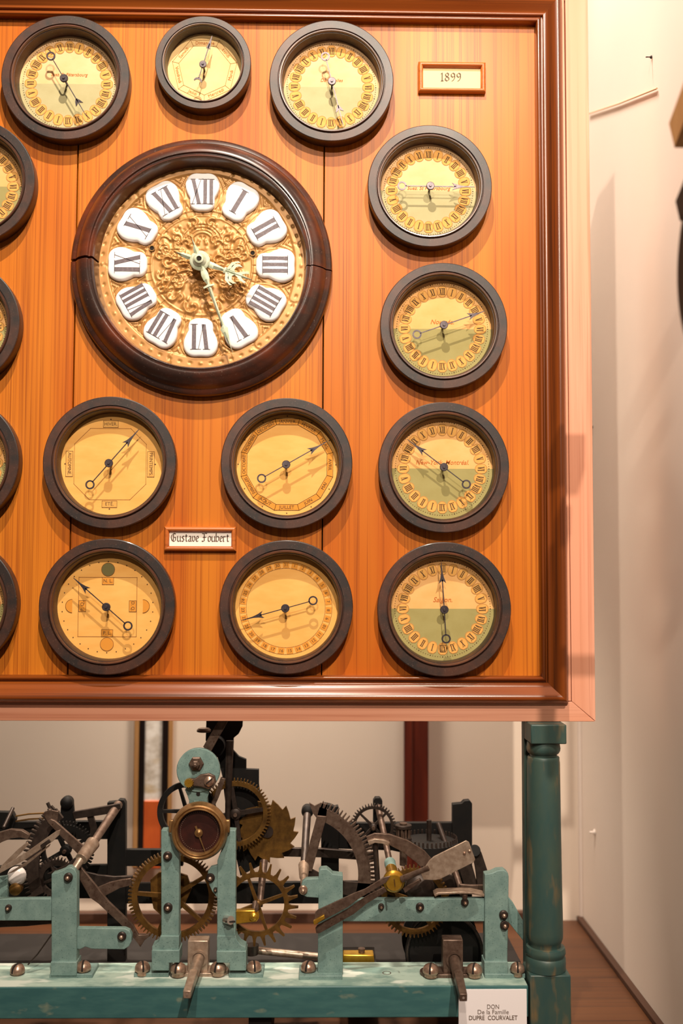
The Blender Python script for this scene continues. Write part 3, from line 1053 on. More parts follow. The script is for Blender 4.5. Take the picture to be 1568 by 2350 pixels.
def moon(cx, cz, r, a0, a1, m, lab):
    n = 28
    pts = [(cx + r * math.cos(a0 + (a1 - a0) * i / n), cz + r * math.sin(a0 + (a1 - a0) * i / n)) for i in range(n + (0 if a1 - a0 > 6 else 1))]
    ob = MB().prism(pts, YF - .8, YF).build('moon_disc', m, t, smooth=False)
    ob['label'] = lab
    mb = MB()
    line2(mb, pts, 1.0, YF - 1.0, a1 - a0 > 6)
    mb.build('outline', 'faint_line', ob, smooth=False)
moon(X, Z + 85, 15, 0, 2 * PI, 'moon_grey', 'grey new moon disc')
moon(X, Z - 84, 15, 0, 2 * PI, 'moon_gold', 'golden full moon disc')
moon(X - 80, Z + 2, 15, PI / 2, 3 * PI / 2, 'moon_gold', 'left half moon')
moon(X + 80, Z + 2, 15, -PI / 2, PI / 2, 'moon_gold', 'right half moon')
mb = MB()
for i in range(30):
    a_ = PI / 2 - 2 * PI * i / 30
    mb.lathe((X + 103 * math.cos(a_), 0, Z + 103 * math.sin(a_)), [(1.4, YF - .6), (1.4, YF)], n=8)
mb.build('day_dots', 'print_ink', f, smooth=False)['kind'] = 'stuff'
hand_part(t, X, Z, (244, 1393), (168, 1326), (195, 1350), (293, 1437))

# ---- day of the month dial
t, X, Z, R = dial_base(657, 1393, 152, 'calendar dial with numbers one to thirty-one, below the months dial')
f = face_part(t, X, Z, R, 'paper_plain')
c_ = W(656, 1395, YF)
X, Z = c_.x, c_.z
mb = MB()
for rr in (90, 105.5):
    line2(mb, [(X + rr * math.cos(2 * PI * i / 72), Z + rr * math.sin(2 * PI * i / 72)) for i in range(72)], .9, YF - .4, True)
mb.build('ring_lines', 'faint_line', f, smooth=False)
for i in range(31):
    am = PI / 2 - 2 * PI * (i + 1) / 31
    cx, cz = X + 97.7 * math.cos(am), Z + 97.7 * math.sin(am)
    d, n = Vector((math.cos(am), math.sin(am))), Vector((-math.sin(am), math.cos(am)))
    pts = [Vector((cx, cz)) + d * a + n * b for a, b in ((-6.5, -7), (-6.5, 7), (6.5, 7), (6.5, -7))]
    s_ = MB().prism([tuple(p) for p in pts], YF - .7, YF).build('date_cell', 'moon_gold', t, smooth=False)
    mb = MB()
    put_text(mb, str(i + 1), (cx, cz), 10, YF - 1.0, (am - PI / 2) * (1 if math.sin(am) > 0 else 0) + (am + PI / 2) * (0 if math.sin(am) > 0 else 1), maxw=11)
    mb.build('numeral', 'print_ink', s_, smooth=False)
hand_part(t, X, Z, (655, 1396), (554, 1424), (596, 1412), (719, 1380))

# ================================================================== the big clock
HB = 62.0
c_ = W(461, 607, -HB * .6)
X, Z = c_.x, c_.z
R = 306 * K(-HB * .6)
clock = thing('wall_clock', (X, 0, Z - R), 'large round clock with gilt face and white enamel numerals in dark wooden ring', 'clock')
# turned wooden ring made of two halves that have opened at the joints
pr = [(R, 0), (R, -20), (R * .992, -26), (R * .975, -29), (R * .955, -31), (R * .945, -36), (R * .925, -46), (R * .89, -56), (R * .86, -HB),
      (R * .845, -HB), (R * .838, -HB + 5), (R * .83, -HB + 5), (R * .815, -HB + 2), (R * .805, -HB + 6), (R * .80, -HB + 16), (R * .785, -14), (R * .785, 0)]
aR, aL = math.asin(-8 / R), PI - math.asin(10 / R)
MB().lathe((X, 0, Z), pr, n=90, a0=aR + .006, a1=aL - .011).build('ring_half', 'clock_ring_wood', clock, angle=.7)['label'] = 'upper half of dark wooden ring'
MB().lathe((X, 0, Z), pr, n=90, a0=aL + .011, a1=2 * PI + aR - .004).build('ring_half', 'clock_ring_wood', clock, angle=.7)['label'] = 'lower half of dark wooden ring'

YD = -14.0
cf = W(463.5, 609, YD)
FX, FZ = cf.x, cf.z
k_ = K(YD)
RD = 246 * k_


def relief(r, a):
    """stamped height of the gilt face in pixels"""
    x, z = r * np.cos(a), r * np.sin(a)
    h = np.zeros_like(r)
    h += 2.0 * ((r > 216) & (r < 246))                                   # flat rim
    h -= 1.2 * np.exp(-((r - 216) / 1.6) ** 2)
    h += 1.6 * np.exp(-((r - 118) / 1.6) ** 2) + 1.4 * np.exp(-((r - 132) / 1.6) ** 2)   # brick circle round the centre
    t48 = (a / (2 * PI) * 40) % 1.0
    h -= 1.5 * np.exp(-(np.minimum(t48, 1 - t48) * 2 * PI * 125 / 40 / 1.2) ** 2) * ((r > 118) & (r < 132))
    # ribs fanning round the plaques
    t12 = ((a / (2 * PI) * 12 + .5) % 1.0 - .5) * 2 * PI / 12
    dx, dz = r * np.sin(t12), r * np.cos(t12) - 171
    e = np.sqrt((dx / 40) ** 2 + (dz / 46) ** 2)
    band = np.clip((e - .95) * 6, 0, 1) * ((r > 134) & (r < 214))
    h += band * 1.5 * np.sin((e - 1) * 34)
    # broken seams on the rim
    for s in (.24, 1.27, 2.33, 3.16, 4.4, 5.3, 5.9):
        da = (a - s + PI) % (2 * PI) - PI
        h -= 1.6 * np.exp(-((da * r + 3 * np.sin(r / 5)) / 1.3) ** 2) * (r > 216)
    # dots
    for i in range(60):
        q = 2 * PI * i / 60
        h += (-2.6 if i % 5 else 2.0) * np.exp(-(((x - 231 * math.cos(q)) ** 2 + (z - 231 * math.sin(q)) ** 2) / 5.5))
    return h


na, nr = 480, 125
rr = np.linspace(1.0, 246.0, nr)
aa = np.arange(na) * 2 * PI / na
Rg, Ag = np.meshgrid(rr, aa, indexing='ij')
Hh = relief(Rg, Ag)
xg, zg = Rg * np.cos(Ag), Rg * np.sin(Ag)
# scrolls, leaves and strapwork of the centre, mirrored about the vertical axis
curves = []
for i in range(34):
    cx, cz = rng.uniform(4, 104), rng.uniform(-100, 100)
    if math.hypot(cx, cz) > 106:
        continue
    t0, tw, rad, sgn = rng.uniform(0, 6.28), rng.uniform(3.5, 8.0), rng.uniform(8, 20), rng.choice((-1, 1))
    s_ = np.linspace(0, 1, 26)
    cu = np.stack([cx + rad * (1 - s_ * .8) * np.cos(t0 + sgn * tw * s_), cz + rad * (1 - s_ * .8) * np.sin(t0 + sgn * tw * s_)], 1)
    curves.append((cu, rng.uniform(1.6, 2.8), rng.uniform(2.4, 4.4)))
for k in range(4):
    s_ = np.linspace(.35, PI - .35, 40)
    cu = np.stack([(26 + 7 * k) * np.cos(s_), 52 + (26 + 7 * k) * np.sin(s_)], 1)
    curves.append((cu[cu[:, 0] >= -1], 1.3, 2.4))
    cu = np.array([(44 + i, 26 + 4 * k) for i in range(0, 40, 2)] + [(52 + 4 * k, 26 + i) for i in range(0, 34, 2)], float)
    curves.append((cu, 1.2, 1.8))
s_ = np.linspace(0, 1, 40)
curves.append((np.stack([10 + 74 * s_, -20 + 10 * np.sin(3.2 * s_) - 40 * s_ ** 3], 1), 2.6, 3.6))
inner = (Rg < 116)
ax, az = np.abs(xg[inner]), zg[inner]
hc = np.zeros(ax.shape)
for cu, wdt, amp in curves:
    d2 = np.min((ax[:, None] - cu[None, :, 0]) ** 2 + (az[:, None] - cu[None, :, 1]) ** 2, axis=1)
    hc = np.maximum(hc, amp * np.exp(-d2 / (2 * wdt * wdt)))
for i in range(240):
    cx, cz, wd = rng.uniform(0, 112), rng.uniform(-112, 112), rng.uniform(1.4, 4.0)
    hc += rng.uniform(-1.8, 2.6) * np.exp(-((ax - cx) ** 2 + (az - cz) ** 2) / (2 * wd * wd))
Hh[inner] += hc
mid = (Rg >= 134) & (Rg < 214)
nm = np.zeros(Rg.shape)
for i in range(260):
    q, ra, wd = rng.uniform(0, 2 * PI), rng.uniform(134, 214), rng.uniform(1.8, 4.0)
    nm += rng.uniform(-1.2, 2.0) * np.exp(-((xg - ra * math.cos(q)) ** 2 + (zg - ra * math.sin(q)) ** 2) / (2 * wd * wd))
Hh[mid] += nm[mid]
vs_ = np.stack([FX + xg * k_, YD - Hh * 1.35, FZ + zg * k_], -1).reshape(-1, 3)
idx = np.arange(nr * na).reshape(nr, na)
i0, i1 = idx[:-1], idx[1:]
fs = np.stack([i0, np.roll(i0, -1, 1), np.roll(i1, -1, 1), i1], -1).reshape(-1, 4).tolist()
mb = MB()
mb.v = [tuple(p) for p in vs_.tolist()]
mb.f = [tuple(q) for q in fs] + [tuple(range(na))]
mb.mi = [0] * len(mb.f)
face = mb.build('dial_face', 'gilt_brass', clock, angle=3.0)
for (u, v) in ((349, 570), (580, 581)):
    p = W(u, v, YD - 3)
    MB().ring((p.x, YD, p.z), [(7.2, 0), (7.2, -5), (5, -5), (5, 0)], n=20).build('winding_hole', 'old_brass', clock)
    MB().lathe((p.x, YD, p.z), [(5.0, -3.2), (5.0, -2.6)], n=16).build('winding_hole', 'hole_black', clock)

half = [(0, 45), (19, 45), (32, 38), (39, 24), (39, 9), (34, -5), (29, -15), (29, -24), (26, -36), (14, -44), (0, -45)]
outl = half + [(-x, z) for x, z in half[-2:0:-1]]
def smooth_loop(P, m=4):
    out = []
    n = len(P)
    for i in range(n):
        p0, p1, p2, p3 = [Vector(P[(i + j) % n]) for j in (-1, 0, 1, 2)]
        for s in range(m):
            t_ = s / m
            out.append(tuple(.5 * ((2 * p1) + (p2 - p0) * t_ + (2 * p0 - 5 * p1 + 4 * p2 - p3) * t_ ** 2 + (3 * p1 - p0 - 3 * p2 + p3) * t_ ** 3)))
    return out
loop = smooth_loop(outl)
for i in range(12):
    num = i + 1
    a_ = PI / 2 - 2 * PI * num / 12
    cx, cz = FX + 171 * k_ * math.cos(a_), FZ + 171 * k_ * math.sin(a_)
    ro = a_ - PI / 2
    ca, sa = math.cos(ro), math.sin(ro)
    def loc(x, z):
        return (cx + x * ca - z * sa, cz + x * sa + z * ca)
    m = len(loop)
    layers = [(1.0, 0), (1.0, 4), (.985, 7), (.95, 9.5), (.88, 11), (.7, 12), (.35, 12.4)]
    vv, ff = [], []
    for sc_, h in layers:
        for x, z in loop:
            p = loc(x * sc_, z * sc_)
            vv.append((p[0], YD - h, p[1]))
    for j in range(len(layers) - 1):
        ff += [(j * m + q, j * m + (q + 1) % m, (j + 1) * m + (q + 1) % m, (j + 1) * m + q) for q in range(m)]
    ff.append(tuple(range((len(layers) - 1) * m, len(layers) * m)))
    pl = MB().add(vv, ff).build('numeral_plaque', 'enamel_white', clock, angle=2.0)
    wid = {1: 10.5, 2: 10, 3: 9.0, 4: 8.0, 5: 10, 6: 9.5, 7: 8.5, 8: 7.5, 9: 9.5, 10: 10, 11: 9.5, 12: 8.5}[num]
    q = roman_polys(num, 58, wid, 5.5, 14 if num != 8 else 9, 1.3, 1.75)
    mb = MB()
    for poly in q:
        # lay every stroke onto the pillow of the plaque
        (ax_, az_), (bx_, bz_), (cx_, cz_), (dx_, dz_) = poly
        for s in range(4):
            f0, f1 = s / 4, (s + 1) / 4
            quad = []
            for (px, pz) in ((ax_ + (dx_ - ax_) * f0, az_ + (dz_ - az_) * f0), (bx_ + (cx_ - bx_) * f0, bz_ + (cz_ - bz_) * f0),
                             (bx_ + (cx_ - bx_) * f1, bz_ + (cz_ - bz_) * f1), (ax_ + (dx_ - ax_) * f1, az_ + (dz_ - az_) * f1)):
                p = loc(px, pz)
                ed = min(1.0, max(abs(pz) / 45, abs(px) / 38))
                quad.append((p[0], YD - 12.75 + (1.2 if ed > .75 else 0), p[1]))
            mb.add(quad, [(0, 1, 2, 3)])
    mb.build('roman_numeral', 'enamel_ink', pl, smooth=False)

# hands
yh = YD - 44.0
hubp = W(458, 596, yh)
HX, HZ = hubp.x, hubp.z


def clock_hand(name, tip_uv, half_outline, y, extra=(), scale_to=None):
    tp = W(tip_uv[0], tip_uv[1], y)
    d = Vector((tp.x - HX, tp.z - HZ))
    L_ = d.length
    d.normalize()
    n = Vector((-d.y, d.x))
    k = L_ / half_outline[-1][0]
    P = lambda a, b: (HX + d.x * a * k + n.x * b * k, HZ + d.y * a * k + n.y * b * k)
    mb = MB()
    for (a0, w0), (a1, w1) in zip(half_outline[:-1], half_outline[1:]):
        mb.add([(*_p(P(a0, w0), y + 2),), (*_p(P(a1, w1), y + 2),), (*_p(P(a1, 0), y - 2.5),), (*_p(P(a0, 0), y - 2.5),), (*_p(P(a1, -w1), y + 2),), (*_p(P(a0, -w0), y + 2),)],
               [(0, 1, 2, 3), (3, 2, 4, 5), (0, 5, 4, 1)])
    for poly in extra:
        for sg in (1, -1):
            mb.prism([P(a, b * sg) for a, b in poly], y - 1, y + 2)
    return mb.build(name, 'verdigris_hand', clock, angle=1.2)


def _p(q, y):
    return (q[0], y, q[1])


clock_hand('minute_hand', (534, 809), [(-52, .6), (-36, 3), (-24, 6.5), (-16, 4), (0, 6), (20, 4), (27, 7), (36, 8.5), (48, 7), (58, 3), (61, 4), (62, 13), (66, 13), (67, 4),
                                       (72, 4.2), (110, 3.4), (160, 2.8), (168, 9), (176, 7), (190, 4), (206, 1.5), (226, .4)], yh)
clock_hand('hour_hand', (578, 642), [(-60, .5), (-46, 4.5), (-30, 6.5), (-18, 4), (0, 7), (18, 8), (34, 7), (52, 5), (58, 4), (60, 7.5), (63, 7.5), (65, 4), (84, 4.5), (104, 3.5), (116, 2), (128, .5)], yh + 8,
           extra=([(66, 3), (74, 7), (74, 15), (80, 22), (90, 24), (98, 20), (90, 19), (84, 15), (82, 8), (86, 3)],
                  [(86, 2), (94, 6), (102, 11), (114, 14), (118, 10), (110, 8), (104, 4), (102, 1)],
                  [(64, 4), (70, 22), (84, 30), (90, 28), (80, 24), (76, 14), (72, 4)]))
MB().lathe((HX, yh, HZ), [(15, 52), (15, 36), (20, 18), (23, 9), (23, 5), (19, 2), (16, 1), (15, -2), (11, -5), (10, -9), (6, -10.5), (5.5, -8)], n=32).build('hub', 'verdigris_hand', clock, angle=.9)
MB().lathe((HX, yh, HZ), [(5.4, -7), (5.4, -8.2)], n=16).build('arbor_hole', 'hole_black', clock)

# ================================================================== the stand
YBF, YBK = -58.0, 79.0
ZBT = W(600, 2264, YBF).z
ZBB = W(600, 2337, YBF).z
PX0 = W(1213, 2290, YBF).x

bed = thing('movement_bed', ((PX0 - 1500) / 2, 0, ZL), 'teal painted iron bed beam carrying the clock works', 'machine bed')
bm_ = MB().box(-1500, PX0, YBF, YBK, ZBB, ZBT).build('bed_beam', 'teal_bed', bed, bevel=2.5)
MB().box(-1500, PX0 - 2, YBF + 2, YBK - 2, ZBT - 1, ZBT + 1.2).build('beam_top', 'lit_bed_top', bed, smooth=False)  # thin added skin that carries the painted light from above
MB().box(-1500, PX0 + 40, 235, 440, ZL + 2, W(600, 2141, 440).z).build('base_beam', 'dark_back', bed, bevel=2)
for x in (-1400, -200, PX0 - 60):
    MB().box(x, x + 50, -40, 60, ZL, ZBB).build('foot', 'black_iron', bed, bevel=2)
    MB().box(x, x + 50, 60, 250, ZL, ZL + 60).build('cross_tie', 'black_iron', bed, bevel=2)
p = WZ(888, 2234, ZBT)
MB().lathe((p.x, p.y, p.z), [(8, 0), (8, .8)], 'Z', 18).build('screw_hole', 'hole_black', bed)
MB().ring((p.x, p.y, p.z), [(10.5, 0), (10, 1.4), (8, 1.4), (8, 0)], 'Z', 20).build('screw_hole_rim', 'brown_steel', bed)

# turned column under the right corner of the panel
cy = -18.0
ca_, cb_ = W(1219, 1686, YBF), W(1301, 1686, YBF)
CX = (ca_.x + cb_.x) / 2
zpt = ZIB - wB
col = thing('stand_column', (CX, cy, ZL), 'turned teal wooden column under the right corner of the panel', 'column')
zc0 = W(1255, 1708, YBF).z
MB().box(ca_.x, cb_.x, YBF, cy + 40, zc0, zpt - .5).build('capital_block', 'teal_stand', col, bevel=2.5)
Zv = lambda v: W(1255, v, cy - 38).z
rs = lambda px: px / 2 * K(cy - 38)
MB().lathe((CX - 4, cy, 0), [(rs(64), zc0 + 1), (rs(74), zc0 - 1), (rs(76), Zv(1716)), (rs(78), Zv(1722)), (rs(76), Zv(1729)), (rs(70), Zv(1734)), (rs(62), Zv(1737)), (rs(62), Zv(1741)),
                             (rs(70), Zv(1742)), (rs(73), Zv(1744)), (rs(73), Zv(1750)), (rs(75), Zv(1756)), (rs(77), Zv(1900)), (rs(80), Zv(2050)), (rs(83), Zv(2150)), (rs(82), Zv(2163)),
                             (rs(76), Zv(2172)), (rs(72), Zv(2175)), (rs(72), Zv(2184))], 'Z', 48).build('shaft', 'teal_stand', col, angle=.8)
zb0 = W(1262, 2239, YBF).z
bl, br = W(1217, 2260, YBF), W(1311, 2260, YBF)
CB = (bl.x + br.x) / 2
MB().lathe((CB - 2, cy, 0), [(rs(72), Zv(2183)), (rs(86), Zv(2185)), (rs(90), Zv(2192)), (rs(91), Zv(2198)), (rs(86), Zv(2203)), (rs(85), Zv(2206)), (rs(90), Zv(2209)), (rs(91), Zv(2222)), (rs(90), zb0 + 1), (rs(80), zb0 - 1)],
           'Z', 48).build('base_rings', 'teal_stand', col, angle=.8)
MB().box(bl.x, br.x, YBF, cy + 44, ZL, zb0).build('base_block', 'teal_stand', col, bevel=2.5)
xl = W(1200, 1900, 52).x
MB().box(xl, xl + 62, 30, 60, ZL, zpt - .5).build('back_post', 'teal_stand', col, bevel=2)

# gift card
cA, cB_ = W(1053, 2355, YBF - 4), W(1209, 2271, YBF - 4)
cardo = thing('gift_card', ((cA.x + cB_.x) / 2, YBF, cA.z), 'white printed card reading DON De la Famille DUPRE COURVALET', 'card')
cz0 = cA.z - 8
cd = MB().box(cA.x, cB_.x, YBF - 4, YBF - .5, cz0, cB_.z).build('card', 'card_white', cardo, smooth=False)
mb = MB()
for s, v, size, mw in (('DON', 2311, 13.5, 26), ('De la Famille', 2323, 13.5, 68), ('DUPRE  COURVALET', 2336.5, 13.5, 106)):
    put_text(mb, s, (W(1132, v, YBF - 4.4).x, W(1132, v, YBF - 4.4).z), size, YBF - 4.4, maxw=mw)
mb.build('lettering', 'print_ink', cd, smooth=False)


# ================================================================== screws
def dome_screw(parent, u, v, r=17.0, slot_ang=0.6, z=None, m='screw_steel'):
    """big slotted screw standing upright; (u, v) is the middle of the head"""
    zz = ZBT + 8 if z is None else z
    p = WZ(u, v + r * .75, zz)
    o = MB().lathe((p.x, p.y, zz), [(r * .8, -4), (r * .8, 3), (r, 5), (r * 1.02, 9), (r * .96, 14), (r * .8, 19), (r * .5, 22.5), (r * .15, 24)], 'Z', 24).build('screw', m, parent, angle=1.2)
    d = Vector((math.cos(slot_ang + .75), math.sin(slot_ang + .75), 0))
    n = Vector((-d.y, d.x, 0))
    arc = [(r * 1.04, 7), (r * 1.05, 10), (r * .99, 14.5), (r * .83, 19.6), (r * .53, 23.2), (r * .18, 24.8)]
    arc = arc + [(-a, b) for a, b in arc[::-1]]
    vs_, m_ = [], len(arc)
    for s in (2.1, -2.1):
        vs_ += [Vector((p.x, p.y, zz)) + d * a + n * s + Vector((0, 0, b)) for a, b in arc]
    fs = [tuple(range(m_)), tuple(range(2 * m_ - 1, m_ - 1, -1))] + [(i, i + m_, (i + 1) % m_ + m_, (i + 1) % m_) for i in range(m_)]
    MB().add(vs_, fs).build('slot', 'hole_black', o, smooth=False)


def bolt(parent, u, v, y, r=8.0, m='dark_steel'):
    """pivot bolt with a dished collar, facing the viewer"""
    p = W(u, v, y)
    o = MB().lathe((p.x, y, p.z), [(r * 1.25, 2), (r * 1.25, -3), (r, -5), (r * .95, -8), (r * .6, -8)], n=20).build('pivot_collar', m, parent)
    MB().lathe((p.x, y, p.z), [(r * .55, -2), (r * .55, -11), (r * .35, -13), (r * .1, -14)], n=14).build('pivot_end', 'screw_steel', o)


def foot_flange(parent, u0, u1, v_top, v_bot, ydepth=66, m='teal_iron'):
    """plate lying on the bed, front edge seen at v_bot"""
    y0 = WZ((u0 + u1) / 2, v_bot, ZBT).y
    A, B = W(u0, v_bot, y0), W(u1, v_bot, y0)
    MB().box(A.x, B.x, y0, y0 + ydepth, ZBT, ZBT + 10).build('foot_flange', m, parent, bevel=1.5)
    return y0


# ---- left bracket
bk = thing('iron_bracket', W(146, 2240, 0), 'teal bracket with side arm left of the small maroon dial', 'bracket')
foot_flange(bk, 113, 212, 2225, 2246)
MB().ppoly([(118, 2006), (132, 2003), (144, 1998), (152, 1992), (164, 1991), (172, 1996), (176, 2006), (176, 2214), (118, 2214)], -6, 22).build('upright', 'teal_iron', bk, bevel=1.5)
MB().ppoly([(116, 2208), (176, 2208), (176, 2240), (116, 2240)], -14, 30).build('foot_block', 'teal_iron', bk, bevel=1.5)
MB().ppoly([(176, 2130), (286, 2131), (297, 2136), (302, 2146), (302, 2160), (296, 2172), (285, 2179), (210, 2178), (196, 2173), (184, 2179), (176, 2178)], 0, 16).build('side_arm', 'teal_iron', bk, bevel=1.5)
MB().ppoly([(-80, 2064), (118, 2062), (118, 2113), (-80, 2113)], 0, 16).build('side_arm', 'teal_iron', bk, bevel=1.5)
bolt(bk, 157, 2013, -7)
bolt(bk, 280, 2148, 0)
bolt(bk, 20, 2083, 0, 6)
dome_screw(bk, 191, 2218, 17, .9)
dome_screw(bk, 40, 2225, 16, .3, ZBT)
MB().path_tube([W(64, 2214, 10), W(86, 2190, 14), W(118, 2145, 20)], 1.6).build('wire', 'dark_steel', bk)

# ---- centre frame with the small dial
fr = thing('pendulum_frame', W(455, 2240, 0), 'teal two legged frame with disc head behind the small maroon dial', 'frame')
MB().ppoly([(370, 1905), (383, 1905), (394, 1930), (411, 1958), (411, 2180), (370, 2180)], -6, 22).build('leg', 'teal_iron', fr, bevel=1.5)
MB().ppoly([(524, 1905), (541, 1906), (541, 2180), (498, 2180), (499, 1975), (512, 1940)], -6, 22).build('leg', 'teal_iron', fr, bevel=1.5)
for pts in ([(349, 2182), (349, 2172), (358, 2168), (366, 2158), (368, 2148), (411, 2148), (411, 2182)], [(498, 2182), (498, 2148), (541, 2148), (544, 2158), (552, 2168), (564, 2174), (564, 2182)]):
    MB().ppoly(pts, -10, 26).build('knee', 'teal_iron', fr, bevel=1.2)
MB().ppoly([(348, 2181), (412, 2181), (412, 2210), (388, 2210), (388, 2228), (348, 2228)], -16, 32).build('foot_block', 'teal_iron', fr, bevel=1.5)
MB().ppoly([(497, 2183), (565, 2183), (565, 2228), (527, 2228), (527, 2210), (497, 2210)], -16, 32).build('foot_block', 'teal_iron', fr, bevel=1.5)
foot_flange(fr, 307, 387, 2224, 2244)
foot_flange(fr, 525, 604, 2224, 2245)
dome_screw(fr, 327, 2219, 17, 1.1)
dome_screw(fr, 583, 2218, 17, 1.0)
bolt(fr, 385, 1964, -7)
bolt(fr, 386, 2082, -7)
o = MB().ptube((519, 2110, -7), (530, 2112, -24), 9.5).build('knurled_screw', 'bright_steel', fr)
MB().pbar((517, 2116), (540, 2116), 3, -27, -22).build('slot', 'hole_black', o, smooth=False)
# head disc and neck
MB().ppoly([(433, 1856), (434, 1838), (430, 1826), (424, 1812), (487, 1806), (480, 1818), (476, 1832), (478, 1856)], -4, 12).build('neck', 'teal_iron', fr, bevel=1.5)
p = W(455, 1768, -8)
MB().lathe((p.x, -8, p.z), [(48, 14), (49, 12), (49, 2), (47.5, 0)], n=56).build('head_disc', 'teal_iron', fr)
p = W(451, 1752, -8)
o = MB().lathe((p.x, -8, p.z), [(17, 2), (17, -6), (14, -8), (9.5, -8), (9.5, -18), (7, -20), (5, -20), (4.6, -26), (2, -27)], n=6).build('hexagon_nut', 'brown_steel', fr, angle=.4)
lk = MB().ppoly([(427, 1793), (433, 1787), (448, 1787), (460, 1778), (480, 1775), (493, 1781), (496, 1796), (490, 1808), (478, 1811), (462, 1806), (446, 1804), (432, 1806)], -22, -12).build('link_plate', 'brown_steel', fr, bevel=1.5)
p = W(434, 1796, -24)
MB().gear((p.x, p.z), 0.5, 8.5, 10.5, 14, -32, -20).build('knurled_knob', 'bright_brass', lk)
p = W(480, 1793, -24)
MB().lathe((p.x, -24, p.z), [(11, 4), (11, -3), (8, -6), (2, -7.5)], n=20).build('screw', 'screw_steel', lk)
MB().pbar((473, 1799), (487, 1787), 2.4, -33, -24).build('slot', 'hole_black', lk, smooth=False)
p = W(455, 1822, -5)
MB().lathe((p.x, -5, p.z), [(4.5, 0), (4.5, -.6)], n=14).build('screw_hole', 'hole_black', fr)
# small plate beside right leg
MB().ppoly([(477, 2000), (484, 1990), (500, 1986), (500, 2062), (487, 2046), (480, 2030)], 0, 14).build('pivot_plate', 'teal_iron', fr, bevel=1.2)
bolt(fr, 483, 2014, 0, 8)
bolt(fr, 495, 2041, 0, 4)

sd = thing('seconds_dial', W(456, 1975, -12), 'small round brass dial with dark maroon face on the teal frame', 'dial')
p = W(456, 1910, -30)
MB().ring((p.x, 0, p.z), [(64, -12), (64, -20), (61, -26), (59, -32), (56, -33), (53, -30), (50, -34), (48, -32), (47, -24), (47, -12)], n=72).build('bezel', 'bronze_bezel', sd, angle=.8)
for sx in (-1, 1):
    MB().box(p.x + sx * 62 - 6, p.x + sx * 62 + 6, -20, -8, p.z - 4, p.z + 24).build('bezel_lug', 'bronze_bezel', sd, bevel=2)
f = MB().lathe((p.x, 0, p.z), [(48, -13), (48, -19)], n=64).build('dial_face', 'maroon_face', sd, smooth=False)
mb = MB()
for i in range(60):
    a_ = 2 * PI * i / 60
    mb.lathe((p.x + 42 * math.cos(a_), 0, p.z + 42 * math.sin(a_)), [(.8, -19.6), (.8, -19)], n=6)
mb.build('minute_dots', 'pale_steel', f, smooth=False)['kind'] = 'stuff'
h = MB().pbar((449, 1896), (471, 1956), 4.5, -25, -23, 1.2).build('hand', 'bronze_bezel', sd, smooth=False)
q = W(456, 1912, -26)
MB().lathe((q.x, 0, q.z), [(9, -22), (9, -26), (4, -27), (2, -29)], n=20).build('hub', 'bronze_bezel', h)


# ---- winding squares on their iron plates
def winder(u0, u1, vt, vb, fu0, fu1, fv, hub, end, label, s1, s2, m='brown_steel'):
    y0 = WZ((fu0 + fu1) / 2, fv, ZBT).y
    t = thing('winding_square', WZ((u0 + u1) / 2, fv, ZBT), label, 'winding shaft')
    A, B = W(fu0, fv, y0), W(fu1, fv, y0)
    r = 24.0
    pts = [(A.x + r * (1 - math.cos(a_)), r * math.sin(a_)) for a_ in np.linspace(-PI / 2, PI / 2, 9)]
    pts2 = [(B.x - r * (1 - math.cos(a_)), r * math.sin(a_)) for a_ in np.linspace(PI / 2, -PI / 2, 9)]
    n = len(pts) * 2
    yc = y0 + r
    loop_ = [(x, yc + y) for x, y in pts + pts2]
    vs_ = [(x, y, ZBT) for x, y in loop_] + [(x, y, ZBT + 9) for x, y in loop_]
    fs = [tuple(range(n)), tuple(range(2 * n - 1, n - 1, -1))] + [(i, i + n, (i + 1) % n + n, (i + 1) % n) for i in range(n)]
    MB().add(vs_, fs).build('base_plate', m, t, bevel=1)
    ya = y0 + 10
    A, B = W(u0, vb, ya), W(u1, vt, ya)
    MB().box(A.x, B.x, ya, ya + 34, ZBT + 8, B.z).build('bearing_block', m, t, bevel=2)
    H = W(hub[0], hub[1], ya)
    MB().ring((H.x, ya, H.z), [(19, 1), (19, -3), (14, -3), (14, 1)], n=28).build('bearing_ring', m, t)
    Hs = W(hub[0], hub[1], ya)
    E = W(end[0], end[1], -160)
    M_ = Hs + (E - Hs) * .45
    MB().tube(Hs, M_, 12.5, 12, 20).build('shaft', m, t)
    d = (E - Hs).normalized()
    a = d.cross(Vector((0, 0, 1))).normalized()
    b = a.cross(d)
    vs_ = []
    for P_, s in ((M_ - d * 6, 9.5), (E, 8.0)):
        vs_ += [P_ + a * i * s + b * j * s for i, j in ((-1, -1), (1, -1), (1, 1), (-1, 1))]
    MB().add(vs_, [(0, 1, 2, 3), (7, 6, 5, 4), (0, 4, 5, 1), (1, 5, 6, 2), (2, 6, 7, 3), (3, 7, 4, 0)]).build('square_end', m, t, bevel=1.5)
    MB().tube(E, E + d * .8, 2.6, 2.6, 10).build('centre_mark', 'bright_steel', t)
    dome_screw(t, *s1)
    dome_screw(t, *s2)


winder(430, 478, 2159, 2225, 389, 523, 2243, (456, 2200), (429, 2283), 'pale steel winding square in the middle of the bed', (409, 2221, 18, .6), (501, 2219, 18, .5), 'pale_steel')
winder(1017, 1063, 2157, 2230, 966, 1110, 2246, (1043, 2203), (1064, 2290), 'dark steel winding square next to the white gift card', (989, 2223, 18, .6), (1089, 2223, 18, .5), 'brown_steel')

